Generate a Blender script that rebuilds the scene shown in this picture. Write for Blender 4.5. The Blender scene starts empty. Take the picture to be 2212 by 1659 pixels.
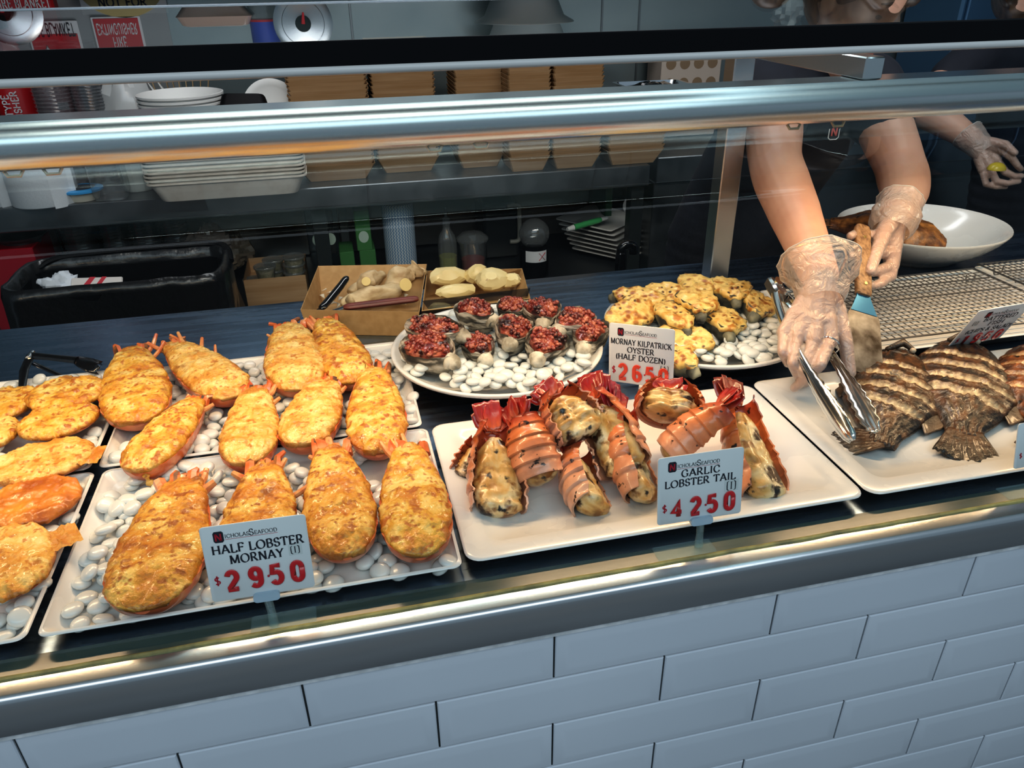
import bpy, math, random
import numpy as np
from mathutils import Vector, Matrix, noise as NZ
random.seed(7)
SC = bpy.context.scene
COL = SC.collection
PI = math.pi
V = Vector
# ------------------------------------------------------------------ camera
CX, CY, FPX = 1106, 829.5, 1665.236
PT, RL, YW = .49790, -.01422, -.22234
CAM = V((-.1958, -.65004, 1.5988))
def cam_axes():
    f = V((-math.sin(YW)*math.cos(PT), math.cos(YW)*math.cos(PT), -math.sin(PT)))
    r = V((math.cos(YW), math.sin(YW), 0)); u = r.cross(f)
    return math.cos(RL)*r+math.sin(RL)*u, -math.sin(RL)*r+math.cos(RL)*u, f
AR, AU, AF = cam_axes()
cd = bpy.data.cameras.new('camera'); cam = bpy.data.objects.new('camera', cd); COL.objects.link(cam)
cam.matrix_world = Matrix(((AR.x, AU.x, -AF.x, CAM.x), (AR.y, AU.y, -AF.y, CAM.y), (AR.z, AU.z, -AF.z, CAM.z), (0, 0, 0, 1)))
cd.sensor_fit = 'HORIZONTAL'; cd.sensor_width = 36; cd.lens = FPX/2212*36; cd.clip_start = .02; cd.clip_end = 60
SC.camera = cam
def ray(x, y): return AR*((x-CX)/FPX)-AU*((y-CY)/FPX)+AF
def onz(x, y, z): d = ray(x, y); return CAM+d*((z-CAM.z)/d.z)
def ony(x, y, yy): d = ray(x, y); return CAM+d*((yy-CAM.y)/d.y)
# ------------------------------------------------------------------ objects
def tag(o, label=None, cat=None, group=None, kind=None):
    if label: o['label'] = label
    if cat: o['category'] = cat
    if group: o['group'] = group
    if kind: o['kind'] = kind
    return o
def thing(name, label, cat, loc=(0, 0, 0), group=None):
    o = bpy.data.objects.new(name, None); COL.objects.link(o); o.location = loc
    o.empty_display_size = .02
    return tag(o, label, cat, group)
def copy_tree(o, parent=None):
    c = o.copy(); COL.objects.link(c)
    if parent is not None: c.parent = parent
    for ch in list(o.children): copy_tree(ch, c)
    return c
class MB:
    def __init__(s): s.v = []; s.f = []; s.m = []
    def add(s, vs, fs, m=0, T=None):
        o = len(s.v)
        if T is not None: vs = [T @ V(p) for p in vs]
        s.v += [tuple(p) for p in vs]
        for f in fs: s.f.append(tuple(o+i for i in f)); s.m.append(m)
        return s
    def loops(s, L, m=0, caps=(1, 1), T=None, ms=None):
        n = len(L[0]); vs = [p for l in L for p in l]; o = len(s.v)
        if T is not None: vs = [T @ V(p) for p in vs]
        s.v += [tuple(p) for p in vs]
        for k in range(len(L)-1):
            mm = ms[k] if ms else m
            for i in range(n):
                j = (i+1) % n
                s.f.append((o+k*n+i, o+k*n+j, o+(k+1)*n+j, o+(k+1)*n+i)); s.m.append(mm)
        if caps[0]: s.f.append(tuple(o+i for i in reversed(range(n)))); s.m.append(ms[0] if ms else m)
        if caps[1]: s.f.append(tuple(o+(len(L)-1)*n+i for i in range(n))); s.m.append(ms[-1] if ms else m)
        return s
    def box(s, x0, x1, y0, y1, z0, z1, b=.002, m=0, T=None):
        b = min(b, (x1-x0)/2.01, (y1-y0)/2.01, (z1-z0)/2.01)
        cx, cy, w, d = (x0+x1)/2, (y0+y1)/2, x1-x0, y1-y0
        L = [rr(w-2*b, d-2*b, b*.5, 1, cx, cy, z0), rr(w, d, b, 1, cx, cy, z0+b), rr(w, d, b, 1, cx, cy, z1-b), rr(w-2*b, d-2*b, b*.5, 1, cx, cy, z1)]
        return s.loops(L, m, T=T)
    def lathe(s, prof, n=32, m=0, T=None, caps=(1, 1), ms=None):
        return s.loops([[(r*math.cos(2*PI*i/n), r*math.sin(2*PI*i/n), z) for i in range(n)] for r, z in prof], m, caps, T, ms)
    def tube(s, pts, r, n=8, m=0, caps=(1, 1), flat=1, up=None, T=None):
        pts = [V(p) for p in pts]; k = len(pts)
        if not hasattr(r, '__len__'): r = [r]*k
        L = []; N = None
        for i, p in enumerate(pts):
            t = (pts[min(i+1, k-1)]-pts[max(i-1, 0)])
            t = t.normalized() if t.length > 1e-9 else V((0, 0, 1))
            if N is None:
                a = V(up) if up is not None else (V((0, 0, 1)) if abs(t.z) < .9 else V((1, 0, 0)))
                N = (a-t*a.dot(t)).normalized()
            else:
                if up is not None: N = V(up)
                N = (N-t*N.dot(t)).normalized()
            B = t.cross(N)
            L.append([p+N*(r[i]*flat*math.cos(2*PI*j/n))+B*(r[i]*math.sin(2*PI*j/n)) for j in range(n)])
        return s.loops(L, m, caps, T)
    def grid(s, P, m=0, cu=False, cv=False, T=None, flip=False):
        nu, nv = len(P), len(P[0]); vs = [p for row in P for p in row]; fs = []
        for i in range(nu if cu else nu-1):
            for j in range(nv if cv else nv-1):
                a, b, c, d = i*nv+j, ((i+1) % nu)*nv+j, ((i+1) % nu)*nv+(j+1) % nv, i*nv+(j+1) % nv
                fs.append((a, d, c, b) if flip else (a, b, c, d))
        return s.add(vs, fs, m, T)
    def ball(s, c, r, nu=10, nv=7, m=0, sc=(1, 1, 1), T=None, rot=None):
        L = []
        for j in range(1, nv):
            th = PI*j/nv-PI/2
            l = [V((r*sc[0]*math.cos(th)*math.cos(2*PI*i/nu), r*sc[1]*math.cos(th)*math.sin(2*PI*i/nu), r*sc[2]*math.sin(th))) for i in range(nu)]
            if rot is not None: l = [rot @ p for p in l]
            L.append([p+V(c) for p in l])
        return s.loops(L, m, T=T)
    def prism(s, poly, z0, z1, m=0, T=None, b=0):
        if not b: return s.loops([[(x, y, z0) for x, y in poly], [(x, y, z1) for x, y in poly]], m, T=T)
        cx = sum(p[0] for p in poly)/len(poly); cy = sum(p[1] for p in poly)/len(poly)
        R = max(math.hypot(x-cx, y-cy) for x, y in poly); k = 1-b/R
        ins = [(cx+(x-cx)*k, cy+(y-cy)*k) for x, y in poly]
        return s.loops([[(x, y, z0) for x, y in ins], [(x, y, z0+b) for x, y in poly], [(x, y, z1-b) for x, y in poly], [(x, y, z1) for x, y in ins]], m, T=T)
    def mesh(s, name):
        me = bpy.data.meshes.new(name); me.from_pydata(s.v, [], s.f); me.validate(); return me
    def build(s, name, mats, parent=None, loc=None, world=False, sharp=40, sub=0, col=None, fix=True):
        me = bpy.data.meshes.new(name); me.from_pydata(s.v, [], s.f)
        if not isinstance(mats, (list, tuple)): mats = [mats]
        for q in mats: me.materials.append(q)
        me.polygons.foreach_set('material_index', s.m)
        me.polygons.foreach_set('use_smooth', [True]*len(s.f))
        if col is not None:
            at = me.color_attributes.new('Col', 'FLOAT_COLOR', 'POINT')
            at.data.foreach_set('color', [x for c in col for x in (c[0], c[1], c[2], 1)])
        if fix:
            import bmesh
            bm = bmesh.new(); bm.from_mesh(me); bmesh.ops.recalc_face_normals(bm, faces=bm.faces); bm.to_mesh(me); bm.free()
        if sharp: me.set_sharp_from_angle(angle=math.radians(sharp))
        me.update()
        o = bpy.data.objects.new(name, me); COL.objects.link(o)
        if loc is not None: o.location = loc
        if parent is not None:
            o.parent = parent
            if world: o.matrix_parent_inverse = parent.matrix_basis.inverted()
        if sub:
            md = o.modifiers.new('s', 'SUBSURF'); md.levels = sub; md.render_levels = sub
        return o
def rr(w, d, r, n=5, cx=0, cy=0, z=0):
    r = max(min(r, w/2-1e-6, d/2-1e-6), 1e-6); o = []
    for k, (sx, sy) in enumerate(((1, 1), (-1, 1), (-1, -1), (1, -1))):
        for i in range(n+1):
            a = PI/2*(k+i/n)
            o.append((cx+sx*(w/2-r)+r*math.cos(a), cy+sy*(d/2-r)+r*math.sin(a), z))
    return o
def ell(a, b, n=48, cx=0, cy=0, z=0, ph=0): return [(cx+a*math.cos(2*PI*i/n+ph), cy+b*math.sin(2*PI*i/n+ph), z) for i in range(n)]
def smooth_path(pts, n=6):
    pts = [V(p) for p in pts]; o = []
    for i in range(len(pts)-1):
        a, b, c, d = pts[max(i-1, 0)], pts[i], pts[i+1], pts[min(i+2, len(pts)-1)]
        for k in range(n):
            t = k/n
            o.append(.5*((2*b)+(c-a)*t+(2*a-5*b+4*c-d)*t*t+(3*b-a-3*c+d)*t**3))
    o.append(pts[-1]); return o
def lerp(a, b, t): return a+(b-a)*t
def interp(x, xs, ys):
    for i in range(len(xs)-1):
        if x <= xs[i+1]:
            t = (x-xs[i])/(xs[i+1]-xs[i]); t = max(0, min(1, t)); return ys[i]+(ys[i+1]-ys[i])*t
    return ys[-1]
def fbm(p, o=4): return NZ.fractal(V(p), 1., 2., o)
def bake(o, name=None):
    dg = bpy.context.evaluated_depsgraph_get(); me = bpy.data.meshes.new_from_object(o.evaluated_get(dg))
    o.modifiers.clear(); o.data = me; me.polygons.foreach_set('use_smooth', [True]*len(me.polygons)); return o
def remesh(o, vox=.004, smooth=4, fac=.5):
    md = o.modifiers.new('r', 'REMESH'); md.mode = 'VOXEL'; md.voxel_size = vox; md.use_smooth_shade = True
    if smooth: m2 = o.modifiers.new('m', 'SMOOTH'); m2.factor = fac; m2.iterations = smooth
    return bake(o)
def frame(o, x, y, z=None):
    x = V(x).normalized(); y = V(y); y = (y-x*y.dot(x)).normalized(); z = x.cross(y)
    return Matrix(((x.x, y.x, z.x, o[0]), (x.y, y.y, z.y, o[1]), (x.z, y.z, z.z, o[2]), (0, 0, 0, 1)))
# ------------------------------------------------------------------ materials
def _rgb(c): return (c[0], c[1], c[2], 1)
def srgb(r, g, b): return tuple(((x/255+.055)/1.055)**2.4 if x/255 > .04045 else x/255/12.92 for x in (r, g, b))
def mat(name, base, rough=.5, metal=0, ramp=None, scale=10, det=4, stretch=None, bump=0, bscale=None, bdist=.002, sss=0, sssr=(.01, .004, .002), coat=0, emit=None, estr=1, alpha=1, attr=False, rrough=None, spec=.5, layers=(), dist=0, trans=0, ior=1.5):
    m = bpy.data.materials.new(name); m.use_nodes = True; nt = m.node_tree; N = nt.nodes; L = nt.links
    b = N['Principled BSDF']
    b.inputs['Base Color'].default_value = _rgb(base); b.inputs['Roughness'].default_value = rough; b.inputs['Metallic'].default_value = metal
    b.inputs['Specular IOR Level'].default_value = spec; b.inputs['IOR'].default_value = ior
    if sss: b.inputs['Subsurface Weight'].default_value = sss; b.inputs['Subsurface Radius'].default_value = sssr; b.inputs['Subsurface Scale'].default_value = 1
    if coat: b.inputs['Coat Weight'].default_value = coat; b.inputs['Coat Roughness'].default_value = .08
    if emit: b.inputs['Emission Color'].default_value = _rgb(emit); b.inputs['Emission Strength'].default_value = estr
    b.inputs['Alpha'].default_value = alpha
    if trans: b.inputs['Transmission Weight'].default_value = trans
    vec = None
    if ramp or bump or layers or rrough:
        tc = N.new('ShaderNodeTexCoord'); oi = N.new('ShaderNodeObjectInfo')
        ad = N.new('ShaderNodeVectorMath'); ad.operation = 'MULTIPLY_ADD'; L.new(oi.outputs['Random'], ad.inputs[0]); ad.inputs[1].default_value = (7, 3, 5)
        L.new(tc.outputs['Object'], ad.inputs[2]); vec = ad.outputs[0]
        if stretch:
            mp = N.new('ShaderNodeMapping'); mp.inputs['Scale'].default_value = stretch; L.new(vec, mp.inputs['Vector']); vec = mp.outputs[0]
    def noise(sc, dt, ds=0):
        n = N.new('ShaderNodeTexNoise'); n.inputs['Scale'].default_value = sc; n.inputs['Detail'].default_value = dt; n.inputs['Distortion'].default_value = ds; L.new(vec, n.inputs['Vector']); return n.outputs['Fac']
    cur = None
    if attr:
        a = N.new('ShaderNodeAttribute'); a.attribute_name = 'Col'; cur = a.outputs['Color']
    if ramp:
        r = N.new('ShaderNodeValToRGB'); e = r.color_ramp.elements
        while len(e) < len(ramp): e.new(.5)
        for q, (p, c) in zip(e, ramp): q.position = p; q.color = _rgb(c)
        L.new(noise(scale, det, dist), r.inputs[0]); cur2 = r.outputs[0]
        if cur is not None:
            mx = N.new('ShaderNodeMix'); mx.data_type = 'RGBA'; mx.blend_type = 'MULTIPLY'; mx.inputs[0].default_value = 1
            L.new(cur, mx.inputs[6]); L.new(cur2, mx.inputs[7]); cur = mx.outputs[2]
        else: cur = cur2
    for (c, sc, lo, hi, dt, kind) in layers:
        if kind[0] == 'v':
            w = N.new('ShaderNodeTexVoronoi'); w.inputs['Scale'].default_value = sc; L.new(vec, w.inputs['Vector']); src = w.outputs['Distance']
        else: src = noise(sc, dt)
        mr = N.new('ShaderNodeMapRange'); mr.inputs[1].default_value = lo; mr.inputs[2].default_value = hi; L.new(src, mr.inputs[0]); fac = mr.outputs[0]
        if kind == 'vm':
            m2 = N.new('ShaderNodeMapRange'); m2.inputs[1].default_value = .42; m2.inputs[2].default_value = .56; L.new(noise(sc*.28, 3), m2.inputs[0])
            mu = N.new('ShaderNodeMath'); mu.operation = 'MULTIPLY'; L.new(fac, mu.inputs[0]); L.new(m2.outputs[0], mu.inputs[1]); fac = mu.outputs[0]
        mx = N.new('ShaderNodeMix'); mx.data_type = 'RGBA'; L.new(fac, mx.inputs[0])
        if cur is not None: L.new(cur, mx.inputs[6])
        else: mx.inputs[6].default_value = _rgb(base)
        mx.inputs[7].default_value = _rgb(c); cur = mx.outputs[2]
    if cur is not None: L.new(cur, b.inputs['Base Color'])
    if rrough:
        mr = N.new('ShaderNodeMapRange'); mr.inputs[3].default_value = rrough[0]; mr.inputs[4].default_value = rrough[1]; mr.inputs[1].default_value = .3; mr.inputs[2].default_value = .7
        L.new(noise(rrough[2], 3), mr.inputs[0]); L.new(mr.outputs[0], b.inputs['Roughness'])
    if bump:
        bp = N.new('ShaderNodeBump'); bp.inputs['Strength'].default_value = bump; bp.inputs['Distance'].default_value = bdist
        L.new(noise(bscale or scale, 4), bp.inputs['Height']); L.new(bp.outputs[0], b.inputs['Normal'])
    return m
def clear(name, tint=(1, 1, 1), rough=.01, refl=1.0, base=0.03, ior=1.5, haze=None, hz=0):
    """thin clear sheet: passes light straight, reflects by Fresnel"""
    m = bpy.data.materials.new(name); m.use_nodes = True; nt = m.node_tree; N = nt.nodes; L = nt.links
    for q in list(N):
        if q.type != 'OUTPUT_MATERIAL': N.remove(q)
    out = [q for q in N if q.type == 'OUTPUT_MATERIAL'][0]
    t = N.new('ShaderNodeBsdfTransparent'); t.inputs[0].default_value = _rgb(tint)
    g = N.new('ShaderNodeBsdfGlossy'); g.inputs['Roughness'].default_value = rough
    fr = N.new('ShaderNodeFresnel'); ge = N.new('ShaderNodeNewGeometry'); im = N.new('ShaderNodeMapRange'); im.inputs[3].default_value = ior; im.inputs[4].default_value = 1/ior; L.new(ge.outputs['Backfacing'], im.inputs[0]); L.new(im.outputs[0], fr.inputs[0])
    mu = N.new('ShaderNodeMath'); mu.operation = 'MULTIPLY_ADD'; mu.inputs[1].default_value = refl; mu.inputs[2].default_value = base; mu.use_clamp = True
    L.new(fr.outputs[0], mu.inputs[0])
    mx = N.new('ShaderNodeMixShader'); L.new(mu.outputs[0], mx.inputs[0]); L.new(t.outputs[0], mx.inputs[1]); L.new(g.outputs[0], mx.inputs[2])
    last = mx.outputs[0]
    if haze:
        d = N.new('ShaderNodeBsdfDiffuse'); d.inputs[0].default_value = _rgb(haze)
        m2 = N.new('ShaderNodeMixShader'); m2.inputs[0].default_value = hz; L.new(last, m2.inputs[1]); L.new(d.outputs[0], m2.inputs[2]); last = m2.outputs[0]
    L.new(last, out.inputs[0]); return m
M = {}
M['steel'] = mat('brushed_steel', (.60, .62, .63), .27, 1)
M['steel_deck'] = mat('deck_steel', (.27, .38, .54), .3, 1, stretch=(.08, 1, 1), rrough=(.18, .36, 60), bump=.12, bscale=90, bdist=.0004)
M['steel_dark'] = mat('dull_steel', (.22, .24, .25), .34, 1, rrough=(.3, .5, 8))
M['chrome'] = mat('chrome', (.75, .76, .77), .12, 1)
M['white'] = mat('white_melamine', (.76, .755, .735), .22, 0, coat=.3, rrough=(.15, .35, 12))
M['tile'] = mat('white_tile', (.6, .64, .68), .14, 0, coat=.25, ramp=[(.3, (.55, .60, .65)), (.7, (.61, .66, .71))], scale=2)
M['grout'] = mat('dark_grout', (.03, .035, .035), .8)
M['caulk'] = mat('white_caulk', (.62, .64, .64), .6, bump=.4, bscale=90, ramp=[(.35, (.5, .52, .52)), (.65, (.7, .72, .72))], scale=60)
M['silicone'] = mat('yellow_sealant', (.30, .27, .10), .4, ramp=[(.35, (.18, .17, .08)), (.65, (.38, .34, .13))], scale=40)
M['black'] = mat('black_plastic', (.003, .003, .004), .5, spec=.15)
M['blackgloss'] = mat('black_gloss', (.006, .006, .007), .1, coat=.4)
M['glass'] = clear('clear_glass', (.95, .98, .965), .005, .42, .0)
M['shelfglass'] = clear('shelf_glass', (.72, .86, .84), .004, 1.0, .02, ior=1.55)
M['acrylic'] = clear('clear_acrylic', (.9, .97, .97), .05, .9, .03, haze=(.6, .8, .85), hz=.12)
M['clearplastic'] = clear('clear_plastic', (.8, .82, .82), .08, 1.2, .05, haze=(.6, .62, .62), hz=.1)
M['trimwhite'] = mat('pale_trim', (.52, .52, .5), .4)
# ------------------------------------------------------------------ setting
CT = .95; DK = .945
def struct(o, label, cat): return tag(o, label, cat, kind='structure')
b = MB(); b.box(-3, 4, -2.5, 3.2, -.05, 0, .001)
struct(b.build('floor', mat('floor_tile', (.2, .2, .2), .5, ramp=[(.4, (.17, .17, .17)), (.6, (.23, .23, .23))], scale=3)), 'dark grey floor under the counter and aisle', 'floor')
b = MB(); b.box(-3, 4, 2.65, 2.75, 0, 3, .001)
struct(b.build('wall_back', mat('steel_wall', (.30, .35, .35), .32, .75, ramp=[(.35, (.24, .29, .30)), (.65, (.34, .39, .39))], scale=1.2, rrough=(.28, .42, 5))), 'dull grey-green steel wall behind the back bench', 'wall')
b = MB(); b.box(-3, 4, .3, 3.2, 3.0, 3.05, .001)
struct(b.build('ceiling', mat('ceiling_paint', (.35, .36, .36), .8)), 'grey ceiling over the kitchen', 'ceiling')
b = MB(); b.box(-2.2, -2.15, .9, 2.65, 0, 3, .001); struct(b.build('wall_left', mat('left_wall', (.12, .15, .16), .5)), 'dark side wall at the end of the kitchen', 'wall')
b = MB(); b.box(3.4, 3.45, .9, 2.65, 0, 3, .001); struct(b.build('wall_right', mat('right_wall', (.05, .07, .09), .5)), 'dark side wall beyond the servers', 'wall')
# tiled counter front: cushion-edged tiles in half bond over dark grout
tb = MB()
TW, TH, G = .3, .0861, .0026
ztop = .8731+.00  # top of second row
rows = [(.806+.0771, .806)] + [(.806-TH*i, .806-TH*(i+1)) for i in range(0, 9)]
for ri, (z1, z0) in enumerate(rows):
    off = 0 if ri % 2 == 0 else .15
    for k in range(-6, 9):
        x0, x1 = k*TW+off+G/2, (k+1)*TW+off-G/2
        if x1 < -1.6 or x0 > 2.2 or z0 < .1: continue
        zz1, zz0 = z1-G/2, z0+G/2
        e = .011
        def lp(i, y): return [(x0+i, y, zz0+i), (x1-i, y, zz0+i), (x1-i, y, zz1-i), (x0+i, y, zz1-i)]
        tb.loops([lp(0, .004), lp(0, .001), lp(.0015, -.0002), lp(e, -.0022), lp(e*1.6, -.0025)], 0, caps=(0, 1))
tb.box(-1.8, 2.4, .0032, .02, 0, .8832, .0005, m=1)
struct(tb.build('wall_front', [M['tile'], M['grout']], sharp=25), 'white subway-tiled counter front with dark grout lines', 'wall')
# display counter
ctr = thing('display_counter', 'stainless steel food display counter above the white tiled front', 'counter', (.3, .5, .9))
b = MB()
prof = [(.012, .896), (-.010, .896), (-.012, .899), (-.012, .944), (-.010, .949), (-.005, .951), (.016, .951), (.016, .945), (.012, .940)]
b.loops([[(-1.7, y, z) for y, z in prof], [(2.3, y, z) for y, z in prof]])
b.build('steel_edge', M['steel'], ctr, world=True, sharp=50)
b = MB(); b.box(-1.7, 2.3, -.006, .006, .8835, .8962, .003); b.build('caulk_strip', M['caulk'], ctr, world=True)
b = MB(); b.tube([(x, .0165+.0012*fbm((x*14, 0, 3)), .9505+.0008*fbm((x*17, 4, 0))) for x in np.linspace(-1.7, 2.3, 220)], .0035, 8); b.build('sealant_bead', M['silicone'], ctr, world=True)
b = MB(); b.box(-1.7, 2.3, .0165, 1.02, .90, DK, .002); b.build('deck', M['steel_deck'], ctr, world=True)
b = MB(); b.box(-1.7, 2.3, .0195, .051, DK-.002, DK+.0012, .0006); b.build('base_strip', mat('smoky_glass_strip', (.035, .055, .052), .22, spec=.5, ramp=[(.35, (.05, .075, .070)), (.65, (.08, .11, .10))], scale=14, stretch=(.3, 3, 1)), ctr, world=True)
b = MB(); b.box(-1.7, 2.3, .9, 1.01, .0, .9, .002); b.box(-1.7, 2.3, .0205, .06, .0, .9, .002); b.build('carcass', M['steel_dark'], ctr, world=True)
# curved front glass
P = []
pr = [(.026, .9455+.444*i/8) for i in range(9)]
R = .012
pr += [(.026+R-R*math.cos(a), 1.3895+R*math.sin(a)) for a in [PI/2*i/8 for i in range(1, 9)]] + [(.06+(.385-.06)*i/3, 1.4015) for i in range(1, 4)]
for y, z in pr: P.append([(x, y, z) for x in (-1.7, 2.3)])
gb = MB(); gb.grid(P)
g = gb.build('display_glass', M['glass'], sharp=0); tag(g, 'clear bent glass pane along the front of the food display', 'glass')
# heat lamp gantry
TY, TZ, TR = .424, 1.4125, .0285
hl = thing('heat_lamp', 'long round steel heat lamp housing over the food display', 'lamp', (.3, TY, TZ))
b = MB()
prof = [(TY-TR*math.cos(a), TZ+TR*math.sin(a)) for a in [math.radians(x) for x in range(-78, 66, 8)]]
prof += [(TY-.012, TZ+.030), (TY+.045, TZ+.030), (TY+.047, TZ+.026), (TY+.047, TZ-.02), (TY+.04, TZ-.024), (TY+.02, TZ-.005), (TY, TZ-.012)]
b.loops([[(-1.7, y, z) for y, z in prof], [(2.3, y, z) for y, z in prof]])
b.build('housing', M['steel'], hl, world=True, sharp=35)
lampmat = mat('lamp_glow', (1, .7, .4), .5, emit=(1, .62, .28), estr=5)
lampend = mat('lamp_ceramic', (.30, .2, .09), .35, .4)
GZ_ = 1.5565
SEG = [(-1.55, -1.20), (-1.02, -.62), (-.49, -.10), (.05, .44), (.60, .99), (1.16, 1.54), (1.7, 2.1)]
for x0, x1 in SEG:
    b = MB(); b.tube([(x0, TY+.013, TZ-.020), (x1, TY+.013, TZ-.020)], .006, 10); t_ = b.build('lamp_tube', lampmat, hl, world=True)
    for xe, sg in ((x0, -1), (x1, 1)):
        b = MB(); b.tube([(xe, TY+.012, TZ-.021), (xe+sg*.03, TY+.012, TZ-.021)], .009, 10)
        b.tube([(xe+sg*.03, TY-.002, TZ-.024), (xe+sg*.036, TY-.006, TZ-.034), (xe+sg*.05, TY-.006, TZ-.034), (xe+sg*.056, TY-.002, TZ-.024)], .0022, 6)
        b.build('lamp_holder', lampend, hl, world=True)
b = MB(); b.box(.580, .612, TY-.012, .80, TZ+.0305, TZ+.062, .002); b.build('support_arm', M['steel'], hl, world=True)
b = MB(); b.box(.578, .622, .80, .842, DK+.0005, TZ+.062, .002); b.build('post', M['steel'], hl, world=True)
for xx in (-1.6, 2.2):
    b = MB(); b.box(xx, xx+.044, .80, .842, DK+.0005, GZ_-.0166, .002); b.box(xx, xx+.03, TY-.012, .8, TZ+.0305, TZ+.062, .002); b.build('post', M['steel'], hl, world=True)
# glass shelf with black front bar
GZ = 1.5565
gs = thing('glass_shelf', 'flat clear glass shelf with a black front bar over the heat lamp', 'shelf', (.3, .3, GZ))
b = MB(); b.grid([[(x, y, GZ) for x in (-1.7, 2.3)] for y in (-.086, .1, .3, .55)]); b.build('glass_panel', M['shelfglass'], gs, world=True, sharp=0)
b = MB(); b.tube([(-1.7, .552, GZ), (2.3, .552, GZ)], .0016, 8); b.build('polished_edge', mat('glass_edge', (.35, .4, .45), .15, .6), gs, world=True)
b = MB(); b.box(-1.7, 2.3, -.092, -.087, GZ-.0165, GZ+.0005, .0008); b.build('front_bar', M['black'], gs, world=True)
b = MB(); b.tube([(-1.7, -.091, GZ-.0175), (2.3, -.091, GZ-.0175)], .0030, 10); b.build('edge_trim', M['trimwhite'], gs, world=True)
for xx in (-1.6, 2.2):
    b = MB(); b.box(xx, xx+.03, -.08, .845, GZ-.016, GZ-.003, .001); b.build('bracket', M['steel'], gs, world=True)
# back bench
bench = thing('back_bench', 'steel back bench with an open undershelf along the rear wall', 'bench', (.3, 2.3, .9))
BX0, BX1 = -2.1, .93
b = MB(); b.box(BX0, BX1, 2.0, 2.64, .88, .955, .003); b.build('bench_top', M['steel_dark'], bench, world=True)
b = MB(); b.box(BX0, BX1, 2.02, 2.64, .50, .525, .003); b.build('undershelf', mat('undershelf_steel', (.10, .11, .12), .35, .8), bench, world=True)
for xx in (-2.05, -.285, .875):
    b = MB(); b.box(xx, xx+.05, 2.03, 2.08, .0, .88, .002); b.build('leg', mat('bench_leg', (.05, .06, .06), .4, .7), bench, world=True)
b = MB(); b.box(-1.05, -.33, 2.60, 2.64, .53, .88, .002); b.build('back_panel', mat('bench_back', (.35, .33, .29), .25, .8), bench, world=True)
b = MB(); b.box(-.2, .93, 2.60, 2.64, .53, .88, .002); b.build('back_panel', mat('bench_back_dull', (.22, .2, .18), .4, .5), bench, world=True)
# lower bench to the right, behind the servers
b = MB(); b.box(1.0, 3.3, 2.1, 2.64, .86, .955, .003); b.box(1.0, 3.3, 2.12, 2.64, 0, .86, .003)
tag(b.build('side_bench', M['steel_dark']), 'steel bench behind the servers at the right', 'bench')
# ------------------------------------------------------------------ light
def area(name, loc, rot, sx, sy, e, col, spread=None):
    l = bpy.data.lights.new(name, 'AREA'); l.shape = 'RECTANGLE'; l.size = sx; l.size_y = sy; l.energy = e; l.color = col
    if spread: l.spread = spread
    o = bpy.data.objects.new(name, l); COL.objects.link(o); o.location = loc; o.rotation_euler = rot; return o
for x0, x1 in SEG:
    area('heat_light', ((x0+x1)/2, TY+.013, TZ-.028), (math.radians(-16), 0, 0), x1-x0, .016, 1.95, (1, .66, .37))
area('shop_light', (-.3, -1.9, 2.9), (math.radians(20), 0, 0), 4, 1.2, 40, (.78, .90, 1))
area('under_bench_fill', (.3, -.3, 2.9), (math.radians(46), 0, 0), 2.6, .3, 6, (1, .93, .84), 1.2)  # added fill lamp aimed at the dark space under the back bench, no fixture there
area('shop_light', (1.2, -.5, 2.95), (0, 0, 0), .12, 2.2, 4, (.7, .88, 1))
area('kitchen_light', (.2, 1.6, 2.95), (0, 0, 0), 2.2, .25, 19, (.95, .96, 1))
w = bpy.data.worlds.new('shop_air'); SC.world = w; w.use_nodes = True
w.node_tree.nodes['Background'].inputs[0].default_value = (.60, .79, .96, 1); w.node_tree.nodes['Background'].inputs[1].default_value = .32
SC.view_settings.view_transform = 'Standard'; SC.view_settings.look = 'Medium High Contrast'; SC.view_settings.exposure = -.14
SC.cycles.max_bounces = 8; SC.cycles.transparent_max_bounces = 24; SC.cycles.diffuse_bounces = 3; SC.cycles.glossy_bounces = 4
SC.cycles.caustics_reflective = False; SC.cycles.caustics_refractive = False; SC.cycles.sample_clamp_indirect = 6
SC.cycles.use_denoising = True; SC.cycles.use_adaptive_sampling = True; SC.cycles.adaptive_threshold = .03
# ------------------------------------------------------------------ trays and plates
def rect_plate(name, label, x0, x1, y0, y1, zb, h, lip, rim=.012, r=.012, group=None, well=0):
    zb += .0006; w, d, cx, cy = x1-x0, y1-y0, (x0+x1)/2, (y0+y1)/2
    def q(i, z, rad): return rr(w-2*i, d-2*i, max(rad, .002), 5, cx, cy, z)
    L = [q(rim+.02, zb, r), q(rim+.012, zb, r), q(.003, zb+h-.004, r), q(0, zb+h-.0015, r), q(.0008, zb+h, r), q(.004, zb+h+.0006, r), q(lip, zb+h-.0004, r), q(lip+.004, zb+h-.003, r), q(lip+well+.012, zb+.006, r), q(lip+well+.018, zb+.0045, r)]
    o = MB().loops(L).build(name, M['white'], sharp=60)
    return tag(o, label, 'tray' if 'tray' in name else 'plate', group)
rect_plate('pebble_tray', 'white rectangular tray of four lobster halves beside the nearest price tag', -.568, -.100, .052, .376, DK, .023, .004)
rect_plate('pebble_tray', 'white rectangular tray of eight lobster halves behind the front lobster tray', -.578, -.106, .384, .704, DK, .023, .004)
rect_plate('pebble_tray', 'white pebble tray cut by the left frame edge, under flat cheesy halves', -1.048, -.578, .052, .376, DK, .023, .004)
rect_plate('pebble_tray', 'white tray behind the left edge tray, next to black tongs', -1.058, -.588, .384, .714, DK, .023, .004)
rect_plate('serving_plate', 'large white plate holding the pile of garlic lobster tails', -.094, .453, .060, .386, DK, .020, .03, r=.02, well=.03)
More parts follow.
